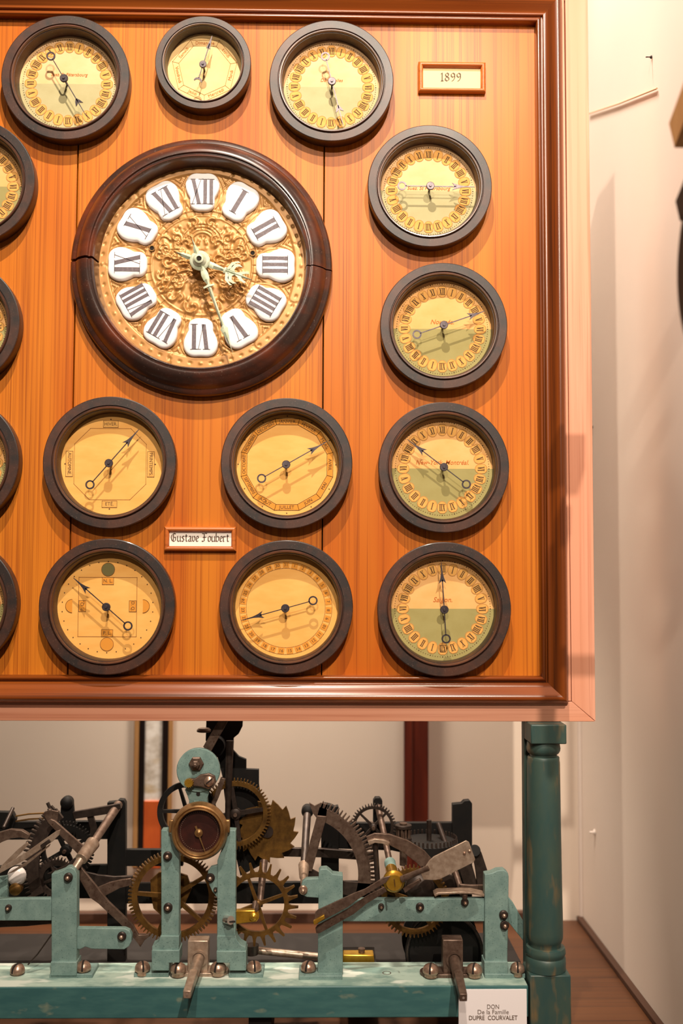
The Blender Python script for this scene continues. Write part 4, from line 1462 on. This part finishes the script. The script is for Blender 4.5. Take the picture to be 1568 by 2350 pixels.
# ---- right hand bracket pair with its rail
b3 = thing('iron_bracket', W(760, 2245, 0), 'teal bracket with long rail behind the fly fan', 'bracket')
foot_flange(b3, 686, 786, 2215, 2250)
MB().ppoly([(732, 2000), (736, 1995), (750, 1994), (758, 2000), (764, 2006), (787, 2009), (787, 2232), (729, 2232)], -6, 22).build('upright', 'teal_iron', b3, bevel=1.5)
MB().ppoly([(732, 2016), (704, 2017), (694, 2024), (690, 2040), (694, 2054), (704, 2059), (732, 2061)], -6, 12).build('side_arm', 'teal_iron', b3, bevel=1.5)
MB().ppoly([(787, 2064), (1113, 2062), (1113, 2115), (787, 2115)], 2, 18).build('rail', 'teal_iron', b3, bevel=1.5)
bolt(b3, 696, 2042, -7, 8, 'screw_steel')
for u, v, r in ((875, 2080, 5.5), (964, 2081, 7.5), (1067, 2070, 7)):
    bolt(b3, u, v, 1, r)
dome_screw(b3, 708, 2218, 17, .5)
b4 = thing('iron_bracket', W(1140, 2240, 0), 'teal bracket upright nearest the column', 'bracket')
foot_flange(b4, 1113, 1206, 2225, 2246)
MB().ppoly([(1113, 2007), (1130, 2004), (1142, 1998), (1158, 1997), (1166, 2003), (1168, 2012), (1165, 2215), (1113, 2215)], -6, 22).build('upright', 'teal_iron', b4, bevel=1.5)
MB().ppoly([(1112, 2207), (1166, 2207), (1166, 2238), (1112, 2238)], -14, 30).build('foot_block', 'teal_iron', b4, bevel=1.5)
MB().ppoly([(1166, 2058), (1180, 2075), (1210, 2130), (1210, 2170), (1166, 2115)], 60, 80).build('stay', 'teal_iron', b4, bevel=1.5)
bolt(b4, 1156, 2099, -7, 8)
bolt(b4, 1158, 2123, -7, 8)
dome_screw(b4, 1188, 2222, 16, .7)


# ================================================================== wheels
def wheel(name, label, u, v, y0, y1, r_in, r_root, r_tip, n, spokes, m, shape='gear', hub_r=12, spoke_w=9, a_off=0.0, cat='gear', sm=None, arbor=None):
    c = W(u, v, y0)
    k = K(y0)
    t = thing(name, (c.x, y1, c.z - r_tip * k), label, cat)
    MB().gear((c.x, c.z), r_in * k, r_root * k, r_tip * k, n, y0, y1, shape).build('toothed_rim' if n > 1 and r_tip > r_root else 'rim', m, t, smooth=False)
    for i in range(spokes):
        a_ = a_off + 2 * PI * i / spokes
        d, nn = Vector((math.cos(a_), math.sin(a_))), Vector((-math.sin(a_), math.cos(a_)))
        pts = [d * 4 + nn * spoke_w * .6, d * 4 - nn * spoke_w * .6, d * (r_in + 1.5) - nn * spoke_w * .42, d * (r_in + 1.5) + nn * spoke_w * .42]
        MB().prism([(c.x + q.x * k, c.z + q.y * k) for q in pts], y0 + 1, y1 - 1).build('spoke', sm or m, t, smooth=False)
    MB().lathe((c.x, 0, c.z), [(hub_r * k, y1 + 3), (hub_r * k, y0 - 4), (hub_r * k * .6, y0 - 6), (2, y0 - 6)], n=24).build('hub', sm or m, t)
    a0, a1 = arbor or (y0 - 14, y1 + 30)
    MB().lathe((c.x, 0, c.z), [(4.5, a0), (4.5, a1)], n=12).build('arbor', 'brown_steel', t)
    return t


wheel('gear_wheel', 'brass gear wheel behind the left leg of the teal frame', 397, 2058, 60, 70, 80, 92, 101, 76, 5, 'old_brass', a_off=.55, arbor=(20, 200))
t = thing('snail_cam', W(368, 2100, 76), 'mottled brass cam plate behind the left brass gear', 'cam')
MB().ppoly([(345, 2020), (365, 2002), (395, 1998), (430, 2010), (440, 2040), (425, 2075), (405, 2098), (375, 2106), (352, 2085), (346, 2050)], 78, 86).build('plate', 'old_brass', t, bevel=1)
c_ = W(392, 2050, 78)
MB().lathe((c_.x, 0, c_.z), [(14, 72), (14, 100)], n=20).build('hub', 'brown_steel', t)
wheel('escapement_gear', 'brass escape wheel with long pointed teeth right of the frame', 591, 2076, 46, 54, 60, 70, 92, 24, 4, 'old_brass', 'spike', a_off=.35, hub_r=9, spoke_w=7, arbor=(10, 180))
t = thing('escape_cock', W(565, 2120, 20), 'small brass bearing cock in front of the escape wheel', 'cock')
MB().ppoly([(538, 2090), (586, 2089), (594, 2096), (595, 2108), (588, 2116), (575, 2117), (538, 2122)], 14, 30).build('arm', 'bright_brass', t, bevel=2)
c_ = W(582, 2103, 14)
MB().lathe((c_.x, 14, c_.z), [(9, 1), (9, -5), (5, -7), (3, -9)], n=18).build('pivot_screw', 'bright_brass', t)
MB().ptube((586, 2070, 44), (584, 2094, 24), 6).build('stud', 'brown_steel', t)
t = wheel('flywheel', 'black spoked wheel to the left of the brass dial', 428, 1863, 100, 112, 54, 66, 66, 24, 5, 'black_iron', hub_r=12, spoke_w=7, a_off=.62, cat='wheel')
wheel('gear_wheel', 'dark brass gear wheel high behind the teal frame', 541, 1868, 120, 130, 62, 72, 79, 64, 4, 'old_brass', a_off=.15, sm='dark_steel')
t = thing('ratchet_wheel', W(617, 1975, 140), 'stained brass ratchet disc right of the high dark gear', 'gear')
c_ = W(614, 1908, 140)
MB().gear((c_.x, c_.z), 1, 58 * K(140), 70 * K(140), 13, 140, 148, 'saw').build('toothed_disc', 'old_brass', t, smooth=False)
MB().lathe((c_.x, 0, c_.z), [(14, 134), (14, 176)], n=20).build('hub', 'dark_steel', t)
wheel('gear_wheel', 'brass gear wheel half hidden behind the teal rail', 951, 2069, 60, 70, 62, 72, 80, 54, 5, 'old_brass', a_off=.3)
wheel('gear_wheel', 'thin dark gear ring at top right behind the sector rack', 857, 1898, 200, 208, 40, 46, 52, 44, 4, 'dark_steel', a_off=.8, hub_r=8, spoke_w=5)
wheel('gear_wheel', 'dark gear wheel at the left behind the steel levers', 150, 1952, 150, 160, 46, 56, 64, 50, 4, 'black_iron', a_off=.5, hub_r=12, spoke_w=8)
# drum behind right winder
t = thing('rope_drum', W(1022, 2262, 120), 'large black rope drum behind the right winding square', 'drum')
c_ = W(1020, 2186, 100)
MB().lathe((c_.x, 0, c_.z), [(88, 104), (92, 100), (92, 96), (86, 94), (84, 94), (80, 108), (76, 112), (76, 190), (92, 194), (92, 204)], n=64).build('barrel', 'black_iron', t, angle=.6)
MB().ring((c_.x, 0, c_.z), [(90, 95), (90, 92), (86, 92), (86, 95)], n=64).build('rim_band', 'dark_steel', t)
# horizontal crown wheel and lantern pinion
t = thing('crown_wheel', W(985, 1950, 170), 'horizontal toothed crown wheel behind the fly fan blade', 'gear')
c_ = W(985, 1940, 170)
MB().lathe((c_.x, 170, c_.z), [(66, -14), (70, -12), (70, 10), (64, 12)], 'Z', 48).build('rim', 'black_iron', t)
for i in range(40):
    a_ = 2 * PI * i / 40
    x, y = c_.x + 66 * math.cos(a_), 170 + 66 * math.sin(a_)
    MB().tube((x, y, c_.z + 8), (x, y, c_.z + 22), 3, 2, 8).build('tooth', 'dark_steel', t)
MB().lathe((c_.x, 170, c_.z), [(6, -80), (6, 60)], 'Z', 14).build('arbor', 'dark_steel', t)
t = thing('lantern_pinion', W(926, 1945, 140), 'dark lantern pinion above the curved steel lever', 'pinion')
c_ = W(926, 1912, 140)
for dz in (-13, 16):
    MB().lathe((c_.x, 140, c_.z + dz), [(19, -4), (20, -3), (20, 3), (19, 4)], 'Z', 28).build('end_plate', 'dark_steel', t)
for i in range(10):
    a_ = 2 * PI * i / 10
    MB().tube((c_.x + 15 * math.cos(a_), 140 + 15 * math.sin(a_), c_.z - 12), (c_.x + 15 * math.cos(a_), 140 + 15 * math.sin(a_), c_.z + 15), 2.4, n=8).build('pin', 'brown_steel', t)
MB().lathe((c_.x, 140, c_.z), [(9, -75), (9, 24)], 'Z', 16).build('arbor', 'brown_steel', t)

# ---- sector rack
t = thing('sector_rack', W(800, 2060, 90), 'large dark toothed sector rack right of the escape wheel', 'rack')
c_ = W(690, 2010, 92)
k = K(92)
MB().gear((c_.x, c_.z), 130 * k, 158 * k, 172 * k, 30, 92, 100, 'gear', a0=-.40, a1=1.30).build('toothed_arc', 'brown_steel', t, smooth=False)
MB().ppoly([(710, 1843), (722, 1850), (736, 1843), (752, 1847), (748, 1880), (732, 1884), (718, 1866)], 92, 100).build('horn', 'brown_steel', t, smooth=False)
MB().ppoly([(728, 1872), (750, 1874), (716, 2000), (694, 1998)], 84, 92).build('arm', 'brown_steel', t, bevel=1)
MB().ppath([(700, 2002), (735, 2020), (790, 2038), (850, 2046)], [26, 26, 28, 34], 92, 99).build('brace_arm', 'dark_steel', t, smooth=False)
t = thing('rack_shaft', W(699, 2030, 70), 'thin steel shaft with knuckle left of sector rack', 'shaft')
MB().ptube((706, 1858, 250), (697, 1998, 90), 9, 8).build('rod', 'dark_steel', t)
MB().ptube((698, 1986, 92), (697, 2012, 40), 13, 10).build('knuckle', 'pale_steel', t)
MB().ptube((697, 2012, 40), (697, 2038, 2), 7, 7).build('pivot', 'pale_steel', t)
c_ = W(706, 1860, 250)
MB().lathe((c_.x, 250, c_.z), [(15, 10), (15, -14), (10, -18), (3, -20)], n=20).build('cap', 'black_iron', t)

# ---- fly fan
t = thing('fly_fan', W(905, 2130, 0), 'steel two bladed fly fan on a brass hub in front of rail', 'fly fan')
c_ = W(905, 2026, -40)
hb = MB().lathe((c_.x, 0, c_.z), [(14, 60), (14, -8), (22, -14), (24, -22), (24, -30), (20, -34), (20, -38), (17, -42), (4, -42)], n=40).build('hub', 'bright_brass', t, angle=.7)
MB().pbar((905, 2018), (907, 2036), 3, -85, -81).build('split_pin', 'old_brass', hb, smooth=False)
MB().ppoly([(966, 2004), (986, 1975), (996, 1966), (1070, 1929), (1077, 1933), (1091, 1972), (1088, 1979), (1010, 2018), (998, 2020), (972, 2019)], -58, -54).build('blade', 'pale_steel', t, bevel=.8)
MB().ptube((922, 2018, -40), (984, 1991, -60), 7.5, 5.5).build('blade_arm', 'brown_steel', t)
MB().ppoly([(925, 2040), (965, 2016), (968, 2022), (930, 2050)], -40, -34).build('blade_arm', 'brown_steel', t, bevel=1)
for u, v in ((1066, 1958), (1078, 1953)):
    q = W(u, v, -58)
    MB().lathe((q.x, -58, q.z), [(3.4, 1), (3.4, -2), (1.5, -3.5)], n=12).build('rivet', 'screw_steel', t)
MB().ppoly([(897, 2010), (880, 2014), (838, 2040), (812, 2050), (730, 2088), (724, 2094), (721, 2119), (728, 2120), (798, 2082), (822, 2064), (886, 2026)], -44, -40).build('blade', 'brown_steel', t, bevel=.8)
MB().ppoly([(884, 2034), (842, 2056), (798, 2086), (728, 2124), (724, 2130), (726, 2142), (734, 2142), (812, 2098), (842, 2074), (888, 2046)], -30, -26).build('blade', 'brown_steel', t, bevel=.8)
o = MB().ppoly([(719, 2114), (744, 2100), (746, 2108), (721, 2124)], -52, -44).build('blade_clip', 'bright_brass', t, bevel=1)
q = W(905, 1990, 20)
MB().ptube((895, 1980, 120), (903, 2018, 10), 13, 12).build('bearing_sleeve', 'teal_iron', t)

# ---- levers at the right
def lever(name, label, cat, parts, org):
    t = thing(name, W(*org), label, cat)
    for pname, mb, m in parts:
        mb.build(pname, m, t, bevel=.8)
    return t


lever('curved_lever', 'curved flat steel lever arching over the fly fan', 'lever', [
    ('arm', MB().ppath([(842, 1926), (860, 1921), (890, 1925), (930, 1942), (965, 1966), (985, 1988)], [10, 16, 22, 28, 32, 30], 60, 68), 'brown_steel'),
    ('finger', MB().ppath([(846, 1936), (860, 1930), (880, 1932), (893, 1938)], 9, 48, 60), 'pale_steel'),
    ('post', MB().ptube((861, 1930, 66), (870, 2072, 60), 6), 'dark_steel')], (870, 2072, 60))
lever('vertical_rod', 'slanted steel rod rising to the dark post top', 'rod', [
    ('rod', MB().ptube((868, 1850, 232), (897, 1990, 110), 7.5, 7), 'brown_steel')], (897, 1990, 110))
lever('slanted_rod', 'slanted steel rod under the fan blade near the right bracket', 'rod', [
    ('rod', MB().ptube((1006, 1890, 200), (1028, 1950, 150), 6), 'dark_steel'), ('rod', MB().ptube((1028, 1950, 150), (1062, 2052, 60), 7), 'brown_steel'),
    ('foot_bar', MB().ppath([(1054, 2040), (1080, 2042), (1113, 2042)], 20, 60, 68), 'brown_steel')], (1062, 2052, 60))
lever('spring_plate', 'thin bent steel plate lying on top of the teal rail', 'spring plate', [
    ('plate', MB().ppath([(998, 2056), (1006, 2051), (1060, 2049), (1085, 2050), (1112, 2056)], 5, -2, 30), 'pale_steel'),
    ('stud', MB().ptube((1067, 2052, 4), (1067, 2066, 4), 6), 'brown_steel')], (1060, 2060, 10))
lever('link_arm', 'dark link arm with round end beside right bracket', 'lever', [
    ('arm', MB().ppath([(1088, 1945), (1096, 1960), (1106, 2000), (1112, 2040)], [14, 20, 26, 30], 120, 132), 'dark_steel'),
    ('eye', MB().ptube((1090, 1952, 112), (1090, 1952, 140), 13, n=24), 'black_iron'),
    ('strut', MB().ppath([(1068, 1985), (1085, 2045)], 30, 132, 140), 'dark_steel')], (1100, 2040, 126))
lever('winding_ratchet', 'dark round ratchet housing below the fly fan hub', 'housing', [
    ('dome', MB().lathe((W(965, 2040, 40).x, 0, W(965, 2040, 40).z), [(34, 60), (34, 44), (30, 38), (20, 32), (6, 30)], n=32), 'dark_steel'),
    ('plate', MB().ppoly([(1000, 2000), (1040, 2010), (1050, 2040), (1010, 2052)], 90, 98), 'dark_steel')], (965, 2070, 44))

ZRB = W(600, 2141, 440).z
# ---- rear iron frame (black against the wall)
rf = thing('rear_frame', W(600, 2180, 250), 'black iron rear frame of posts and bars behind the gears', 'frame')
MB().ppoly([(246, 1842), (268, 1840), (272, 1835), (284, 1836), (288, 1844), (288, vat(W(288, 2100, 240).x, 240, ZRB + .5)), (246, vat(W(246, 2100, 240).x, 240, ZRB + .5))], 240, 262).build('post', 'black_iron', rf, bevel=1)
MB().ppoly([(1039, 1846), (1060, 1844), (1066, 1838), (1078, 1837), (1084, 1844), (1084, vat(W(1084, 2100, 240).x, 240, ZRB + .5)), (1039, vat(W(1039, 2100, 240).x, 240, ZRB + .5))], 240, 262).build('post', 'black_iron', rf, bevel=1)
MB().ppoly([(737, 1852), (745, 1845), (760, 1848), (768, 1852), (776, 1850), (778, 1858), (778, vat(W(778, 2100, 240).x, 240, ZRB + .5)), (737, vat(W(737, 2100, 240).x, 240, ZRB + .5))], 240, 262).build('post', 'black_iron', rf, bevel=1)
MB().ppoly([(857, 1838), (862, 1831), (872, 1831), (878, 1838), (878, 1900), (857, 1900)], 236, 258).build('post', 'black_iron', rf, bevel=1)
MB().ppoly([(-80, 1887), (246, 1885), (246, 1926), (-80, 1928)], 250, 266).build('bar', 'black_iron', rf, bevel=1)
MB().ppoly([(288, 1950), (420, 1950), (420, 1988), (288, 1988)], 250, 266).build('bar', 'black_iron', rf, bevel=1)
MB().ppoly([(778, 1889), (1039, 1888), (1039, 1962), (960, 1965), (900, 1952), (778, 1948)], 250, 266).build('bar', 'black_iron', rf, bevel=1)
MB().ppoly([(288, 2028), (1039, 2022), (1039, 2074), (288, 2074)], 252, 266).build('bar', 'black_iron', rf, bevel=1)
MB().ppoly([(560, 1944), (740, 1948), (860, 1958), (860, 1976), (740, 1968), (560, 1964)], 200, 212).build('lifting_bar', 'dark_steel', rf, bevel=1)
MB().ppoly([(-80, 1862), (28, 1864), (36, 1880), (30, 1900), (-80, 1900)], 244, 262).build('bar', 'black_iron', rf, bevel=1)
MB().ppoly([(-80, 1990), (246, 1985), (246, 2062), (-80, 2062)], 252, 266).build('bar', 'black_iron', rf, bevel=1)
MB().ppoly([(-80, 2113), (118, 2112), (118, 2120), (60, 2126), (-80, 2132)], 40, 60).build('tie_bar', 'dark_steel', rf, bevel=1)

# ---- pendulum suspension behind the head
t = thing('suspension_bracket', W(540, 1905, 160), 'tall black stepped suspension bracket hanging below the panel', 'bracket')
MB().ppoly([(474, 1640), (558, 1640), (556, 1668), (548, 1684), (536, 1694), (535, 1722), (548, 1736), (565, 1743), (565, 1765), (594, 1766), (594, 1800), (600, 1850), (572, 1905), (528, 1915), (518, 1850), (510, 1780), (500, 1740), (482, 1712), (472, 1700)], 158, 172).build('plate', 'black_iron', t, bevel=1)
MB().ppoly([(540, 1880), (612, 1875), (640, 1950), (600, 1985), (552, 2010), (540, 1960)], 176, 186).build('plate', 'black_iron', t, bevel=1)
c_ = W(468, 1677, 130)
MB().lathe((c_.x, 130, c_.z), [(14, -3), (17, -2), (17, 2), (13, 6)], 'Z', 28).build('flange', 'brown_steel', t)
MB().lathe((W(492, 1715, 120).x, 120, W(492, 1715, 120).z), [(24, 0), (24, 40)], n=28).build('roller', 'black_iron', t)
MB().ppoly([(504, 1650), (526, 1650), (484, 1726), (466, 1714)], 40, 52).build('strap', 'brown_steel', t, bevel=1)
MB().ppath([(512, 1786), (496, 1830), (482, 1860)], 11, 60, 70).build('strap', 'brown_steel', t, bevel=1)
MB().ptube((528, 1700, 120), (522, 1900, 120), 9, 6).build('rod', 'dark_steel', t)
MB().ptube((596, 2080, 60), (606, 1975, 120), 7, 9).build('crutch_rod', 'brown_steel', t)

# ---- levers at the left
lever('knuckle_rod', 'pale steel rod with round knuckle above the left bracket', 'rod', [
    ('rod', MB().ptube((272, 1846, 230), (212, 1938, 70), 10, 9), 'brown_steel'), ('knuckle', MB().ptube((214, 1934, 72), (186, 1972, 22), 16, 14, 20), 'pale_steel'),
    ('stem', MB().ptube((192, 1962, 34), (170, 1996, 14), 10, 9), 'pale_steel')], (170, 1998, 14))
lever('flat_lever', 'flat brown steel bar slanting down to the knuckle rod', 'lever', [
    ('bar', MB().ppoly([(108, 1886), (116, 1880), (126, 1884), (200, 1950), (192, 1972), (180, 1962)], 76, 84), 'brown_steel')], (190, 1970, 80))
lever('bent_arm', 'dark brown arm running to the left rear post', 'lever', [
    ('arm', MB().ppoly([(166, 1864), (245, 1850), (275, 1844), (278, 1856), (250, 1868), (170, 1880)], 200, 212), 'dark_steel'),
    ('strut', MB().ppath([(206, 1872), (214, 1900), (212, 1928)], 14, 206, 216), 'dark_steel')], (200, 1880, 206))
lever('hooked_lever', 'long flat steel lever with hooked end right of left bracket', 'lever', [
    ('bar', MB().ppoly([(176, 1988), (186, 1990), (240, 2058), (250, 2070), (305, 2122), (318, 2146), (334, 2146), (343, 2142), (342, 2150), (332, 2158), (322, 2174), (312, 2160), (296, 2140), (226, 2074), (206, 2060), (176, 2006)], 32, 40), 'brown_steel')], (320, 2170, 36))
lever('cross_lever', 'short brown steel lever branching from the hooked lever', 'lever', [
    ('bar', MB().ppoly([(222, 2038), (250, 2026), (275, 2020), (300, 2016), (302, 2032), (276, 2038), (238, 2058)], 48, 56), 'brown_steel'),
    ('bar', MB().ppoly([(190, 2000), (225, 2008), (262, 2012), (305, 2010), (305, 2024), (262, 2026), (225, 2036), (196, 2026)], 90, 98), 'dark_steel')], (230, 2058, 52))
lever('rocker_arm', 'dark rocker arm above the left teal bracket', 'lever', [
    ('bar', MB().ppoly([(108, 2006), (150, 1986), (178, 1964), (182, 1972), (160, 1990), (128, 2004)], 60, 68), 'dark_steel')], (120, 2006, 64))
t = thing('thin_fly_fan', W(70, 2010, -10), 'long thin steel fly blades at the left edge', 'fly fan')
MB().ppoly([(-40, 2012), (0, 1993), (60, 1956), (128, 1908), (139, 1904), (136, 1916), (122, 1930), (60, 1972), (0, 2004), (-40, 2026)], -30, -26).build('blade', 'pale_steel', t, bevel=.8)
MB().ppoly([(16, 2006), (60, 1978), (116, 1936), (112, 1944), (60, 1986), (30, 2002)], -22, -18).build('blade', 'pale_steel', t, bevel=.8)
MB().ppoly([(0, 1990), (40, 1950), (62, 1932), (66, 1938), (30, 1976), (8, 1998)], -10, -6).build('blade', 'pale_steel', t, bevel=.8)
q0 = MB().ppoly([(92, 1940), (112, 1926), (116, 1932), (96, 1946)], -34, -30).build('blade_clip', 'dark_steel', t, bevel=.8)
t = thing('toothed_rack', W(75, 2060, 110), 'dark toothed rack rising at the left between levers', 'rack')
c_ = W(230, 1990, 110)
k = K(110)
MB().gear((c_.x, c_.z), 138 * k, 164 * k, 176 * k, 24, 110, 120, 'gear', a0=PI - 2.25 + 1.35, a1=PI + .42).build('toothed_arc', 'dark_steel', t, smooth=False)
MB().ppoly([(98, 1868), (112, 1858), (134, 1862), (132, 1884), (112, 1892)], 108, 120).build('tip', 'brown_steel', t, bevel=1)
lever('bell_hammer', 'bent brown hammer arm at the far left edge', 'lever', [
    ('arm', MB().ppath([(-40, 1945), (0, 1922), (24, 1914), (48, 1914), (66, 1922)], [24, 22, 20, 16, 10], 30, 44), 'brown_steel'),
    ('rod', MB().ptube((30, 1854, 200), (8, 1900, 150), 4), 'dark_steel')], (20, 1940, 40))
t = thing('porcelain_pulley', W(36, 2040, 40), 'white porcelain pulley at the left edge above teal arm', 'pulley')
c_ = W(36, 2013, 46)
MB().lathe((c_.x, 0, c_.z), [(16, 66), (20, 62), (22, 54), (20, 48), (14, 44), (4, 43)], n=32).build('disc', 'white_porcelain', t, angle=1.2)
MB().lathe((W(34, 2042, 40).x, 0, W(34, 2042, 40).z), [(14, 60), (14, 42), (8, 38)], n=20).build('brass_boss', 'old_brass', t)
MB().ppoly([(-10, 2014), (16, 2010), (18, 2062), (-10, 2062)], 30, 40).build('hanger', 'teal_iron', t, bevel=1)
t = thing('crank_pivot', W(155, 1880, 200), 'small black crank knob standing above the left gears', 'crank')
c_ = W(153, 1842, 200)
MB().lathe((c_.x, 0, c_.z), [(15, 214), (15, 196), (10, 190), (4, 188)], n=20).build('knob', 'black_iron', t)
MB().ppoly([(140, 1842), (168, 1842), (176, 1930), (134, 1930)], 206, 216).build('standard', 'black_iron', t, bevel=1)
MB().ptube((109, 1842, 190), (120, 1866, 190), 4).build('pin', 'dark_steel', t)
t = thing('tension_wires', W(70, 1890, 180), 'two thin brass wires stretched between left bars', 'wire')
for v0, v1 in ((1873, 1866), (1885, 1878)):
    MB().path_tube([W(36, v0, 190), W(66, v0 - 5, 190), W(104, v1, 190)], 2).build('wire', 'old_brass', t)
t = thing('pinion_gear', W(120, 2100, 120), 'small dark gear half hidden below the left rocker arm', 'gear')
c_ = W(128, 2016, 124)
MB().gear((c_.x, c_.z), 30, 42, 49, 36, 124, 132).build('toothed_rim', 'dark_steel', t, smooth=False)
for i in range(4):
    a_ = .4 + i * PI / 2
    MB().tube((c_.x, 128, c_.z), (c_.x + 32 * math.cos(a_), 128, c_.z + 32 * math.sin(a_)), 4).build('spoke', 'dark_steel', t)

# ---- low parts behind the bed
t = thing('brass_block', W(824, 2212, 110), 'small brass block with knob behind the bed', 'block')
zq = W(824, 2212, 110)
MB().ppoly([(788, 2192), (858, 2192), (862, 2225), (786, 2225)], 96, 130).build('body', 'bright_brass', t, bevel=2)
MB().ptube((830, 2194, 112), (830, 2176, 112), 6, 8).build('knob', 'brown_steel', t)
MB().ppoly([(780, 2225), (866, 2225), (866, 2290), (780, 2290)], 90, 234).build('support', 'black_iron', t)
t = thing('guide_rod', W(630, 2200, 120), 'pinkish steel guide rod behind the bed below the escape wheel', 'rod')
MB().ptube((560, 2178, 110), (735, 2196, 120), 8).build('rod', 'pale_steel', t)
MB().ptube((578, 2168, 90), (578, 2190, 90), 16, 14).build('collar', 'dark_steel', t)

# ================================================================== wheelwork fixed to the side wall (mostly out of frame)
wc = thing('wall_movement', (XR, -520, 300), 'dark iron wheelwork and wooden arm projecting from the right wall', 'clock movement')
wx = XR - 206
Pd = WX(1563, 645, wx)
wy, wz, wr = Pd.y - 178, Pd.z, 178.0
MB().ring((wx, wy, wz), [(wr, -6), (wr, 6), (wr - 34, 6), (wr - 34, -6)], 'X', 72).build('wheel_rim', 'black_iron', wc)
for i in range(4):
    a_ = .5 + i * PI / 2
    d = Vector((0, math.cos(a_), math.sin(a_)))
    n = Vector((0, -math.sin(a_), math.cos(a_)))
    c0 = Vector((wx, wy, wz))
    vs_ = []
    for s in (-4, 4):
        vs_ += [c0 + Vector((s, 0, 0)) + d * a + n * b for a, b in ((10, -16), (wr - 30, -16), (wr - 30, 16), (10, 16))]
    MB().add(vs_, [(0, 1, 2, 3), (7, 6, 5, 4), (0, 4, 5, 1), (1, 5, 6, 2), (2, 6, 7, 3), (3, 7, 4, 0)]).build('wheel_spoke', 'black_iron', wc)
MB().lathe((wx, wy, wz), [(34, -14), (34, 14), (16, 16), (16, XR - wx)], 'X', 32).build('axle', 'black_iron', wc)
# wooden arm and iron arm
def slab(p_uv, x, ln, wd, ang, th, name, m):
    P = WX(p_uv[0], p_uv[1], x)
    d = Vector((0, -math.cos(ang), math.sin(ang)))
    n = Vector((0, math.sin(ang), math.cos(ang)))
    vs_ = []
    for s in (0, th):
        vs_ += [P + Vector((s, 0, 0)) + d * a + n * b for a, b in ((0, 0), (ln, 0), (ln, wd), (0, wd))]
    MB().add(vs_, [(0, 1, 2, 3), (7, 6, 5, 4), (0, 4, 5, 1), (1, 5, 6, 2), (2, 6, 7, 3), (3, 7, 4, 0)]).build(name, m, wc, bevel=1.5)
slab((1548, 340), XR - 206, 260, 60, .45, 60, 'wooden_arm', 'tan_wood')
slab((1560, 508), XR - 200, 200, 46, .45, 24, 'iron_arm', 'black_iron')
MB().lathe((XR, wy, wz), [(60, -14), (64, -8), (64, -.5)], 'X', 32).build('wall_plate', 'black_iron', wc)

for o in bpy.data.objects:
    if '_o' in o:
        del o['_o']
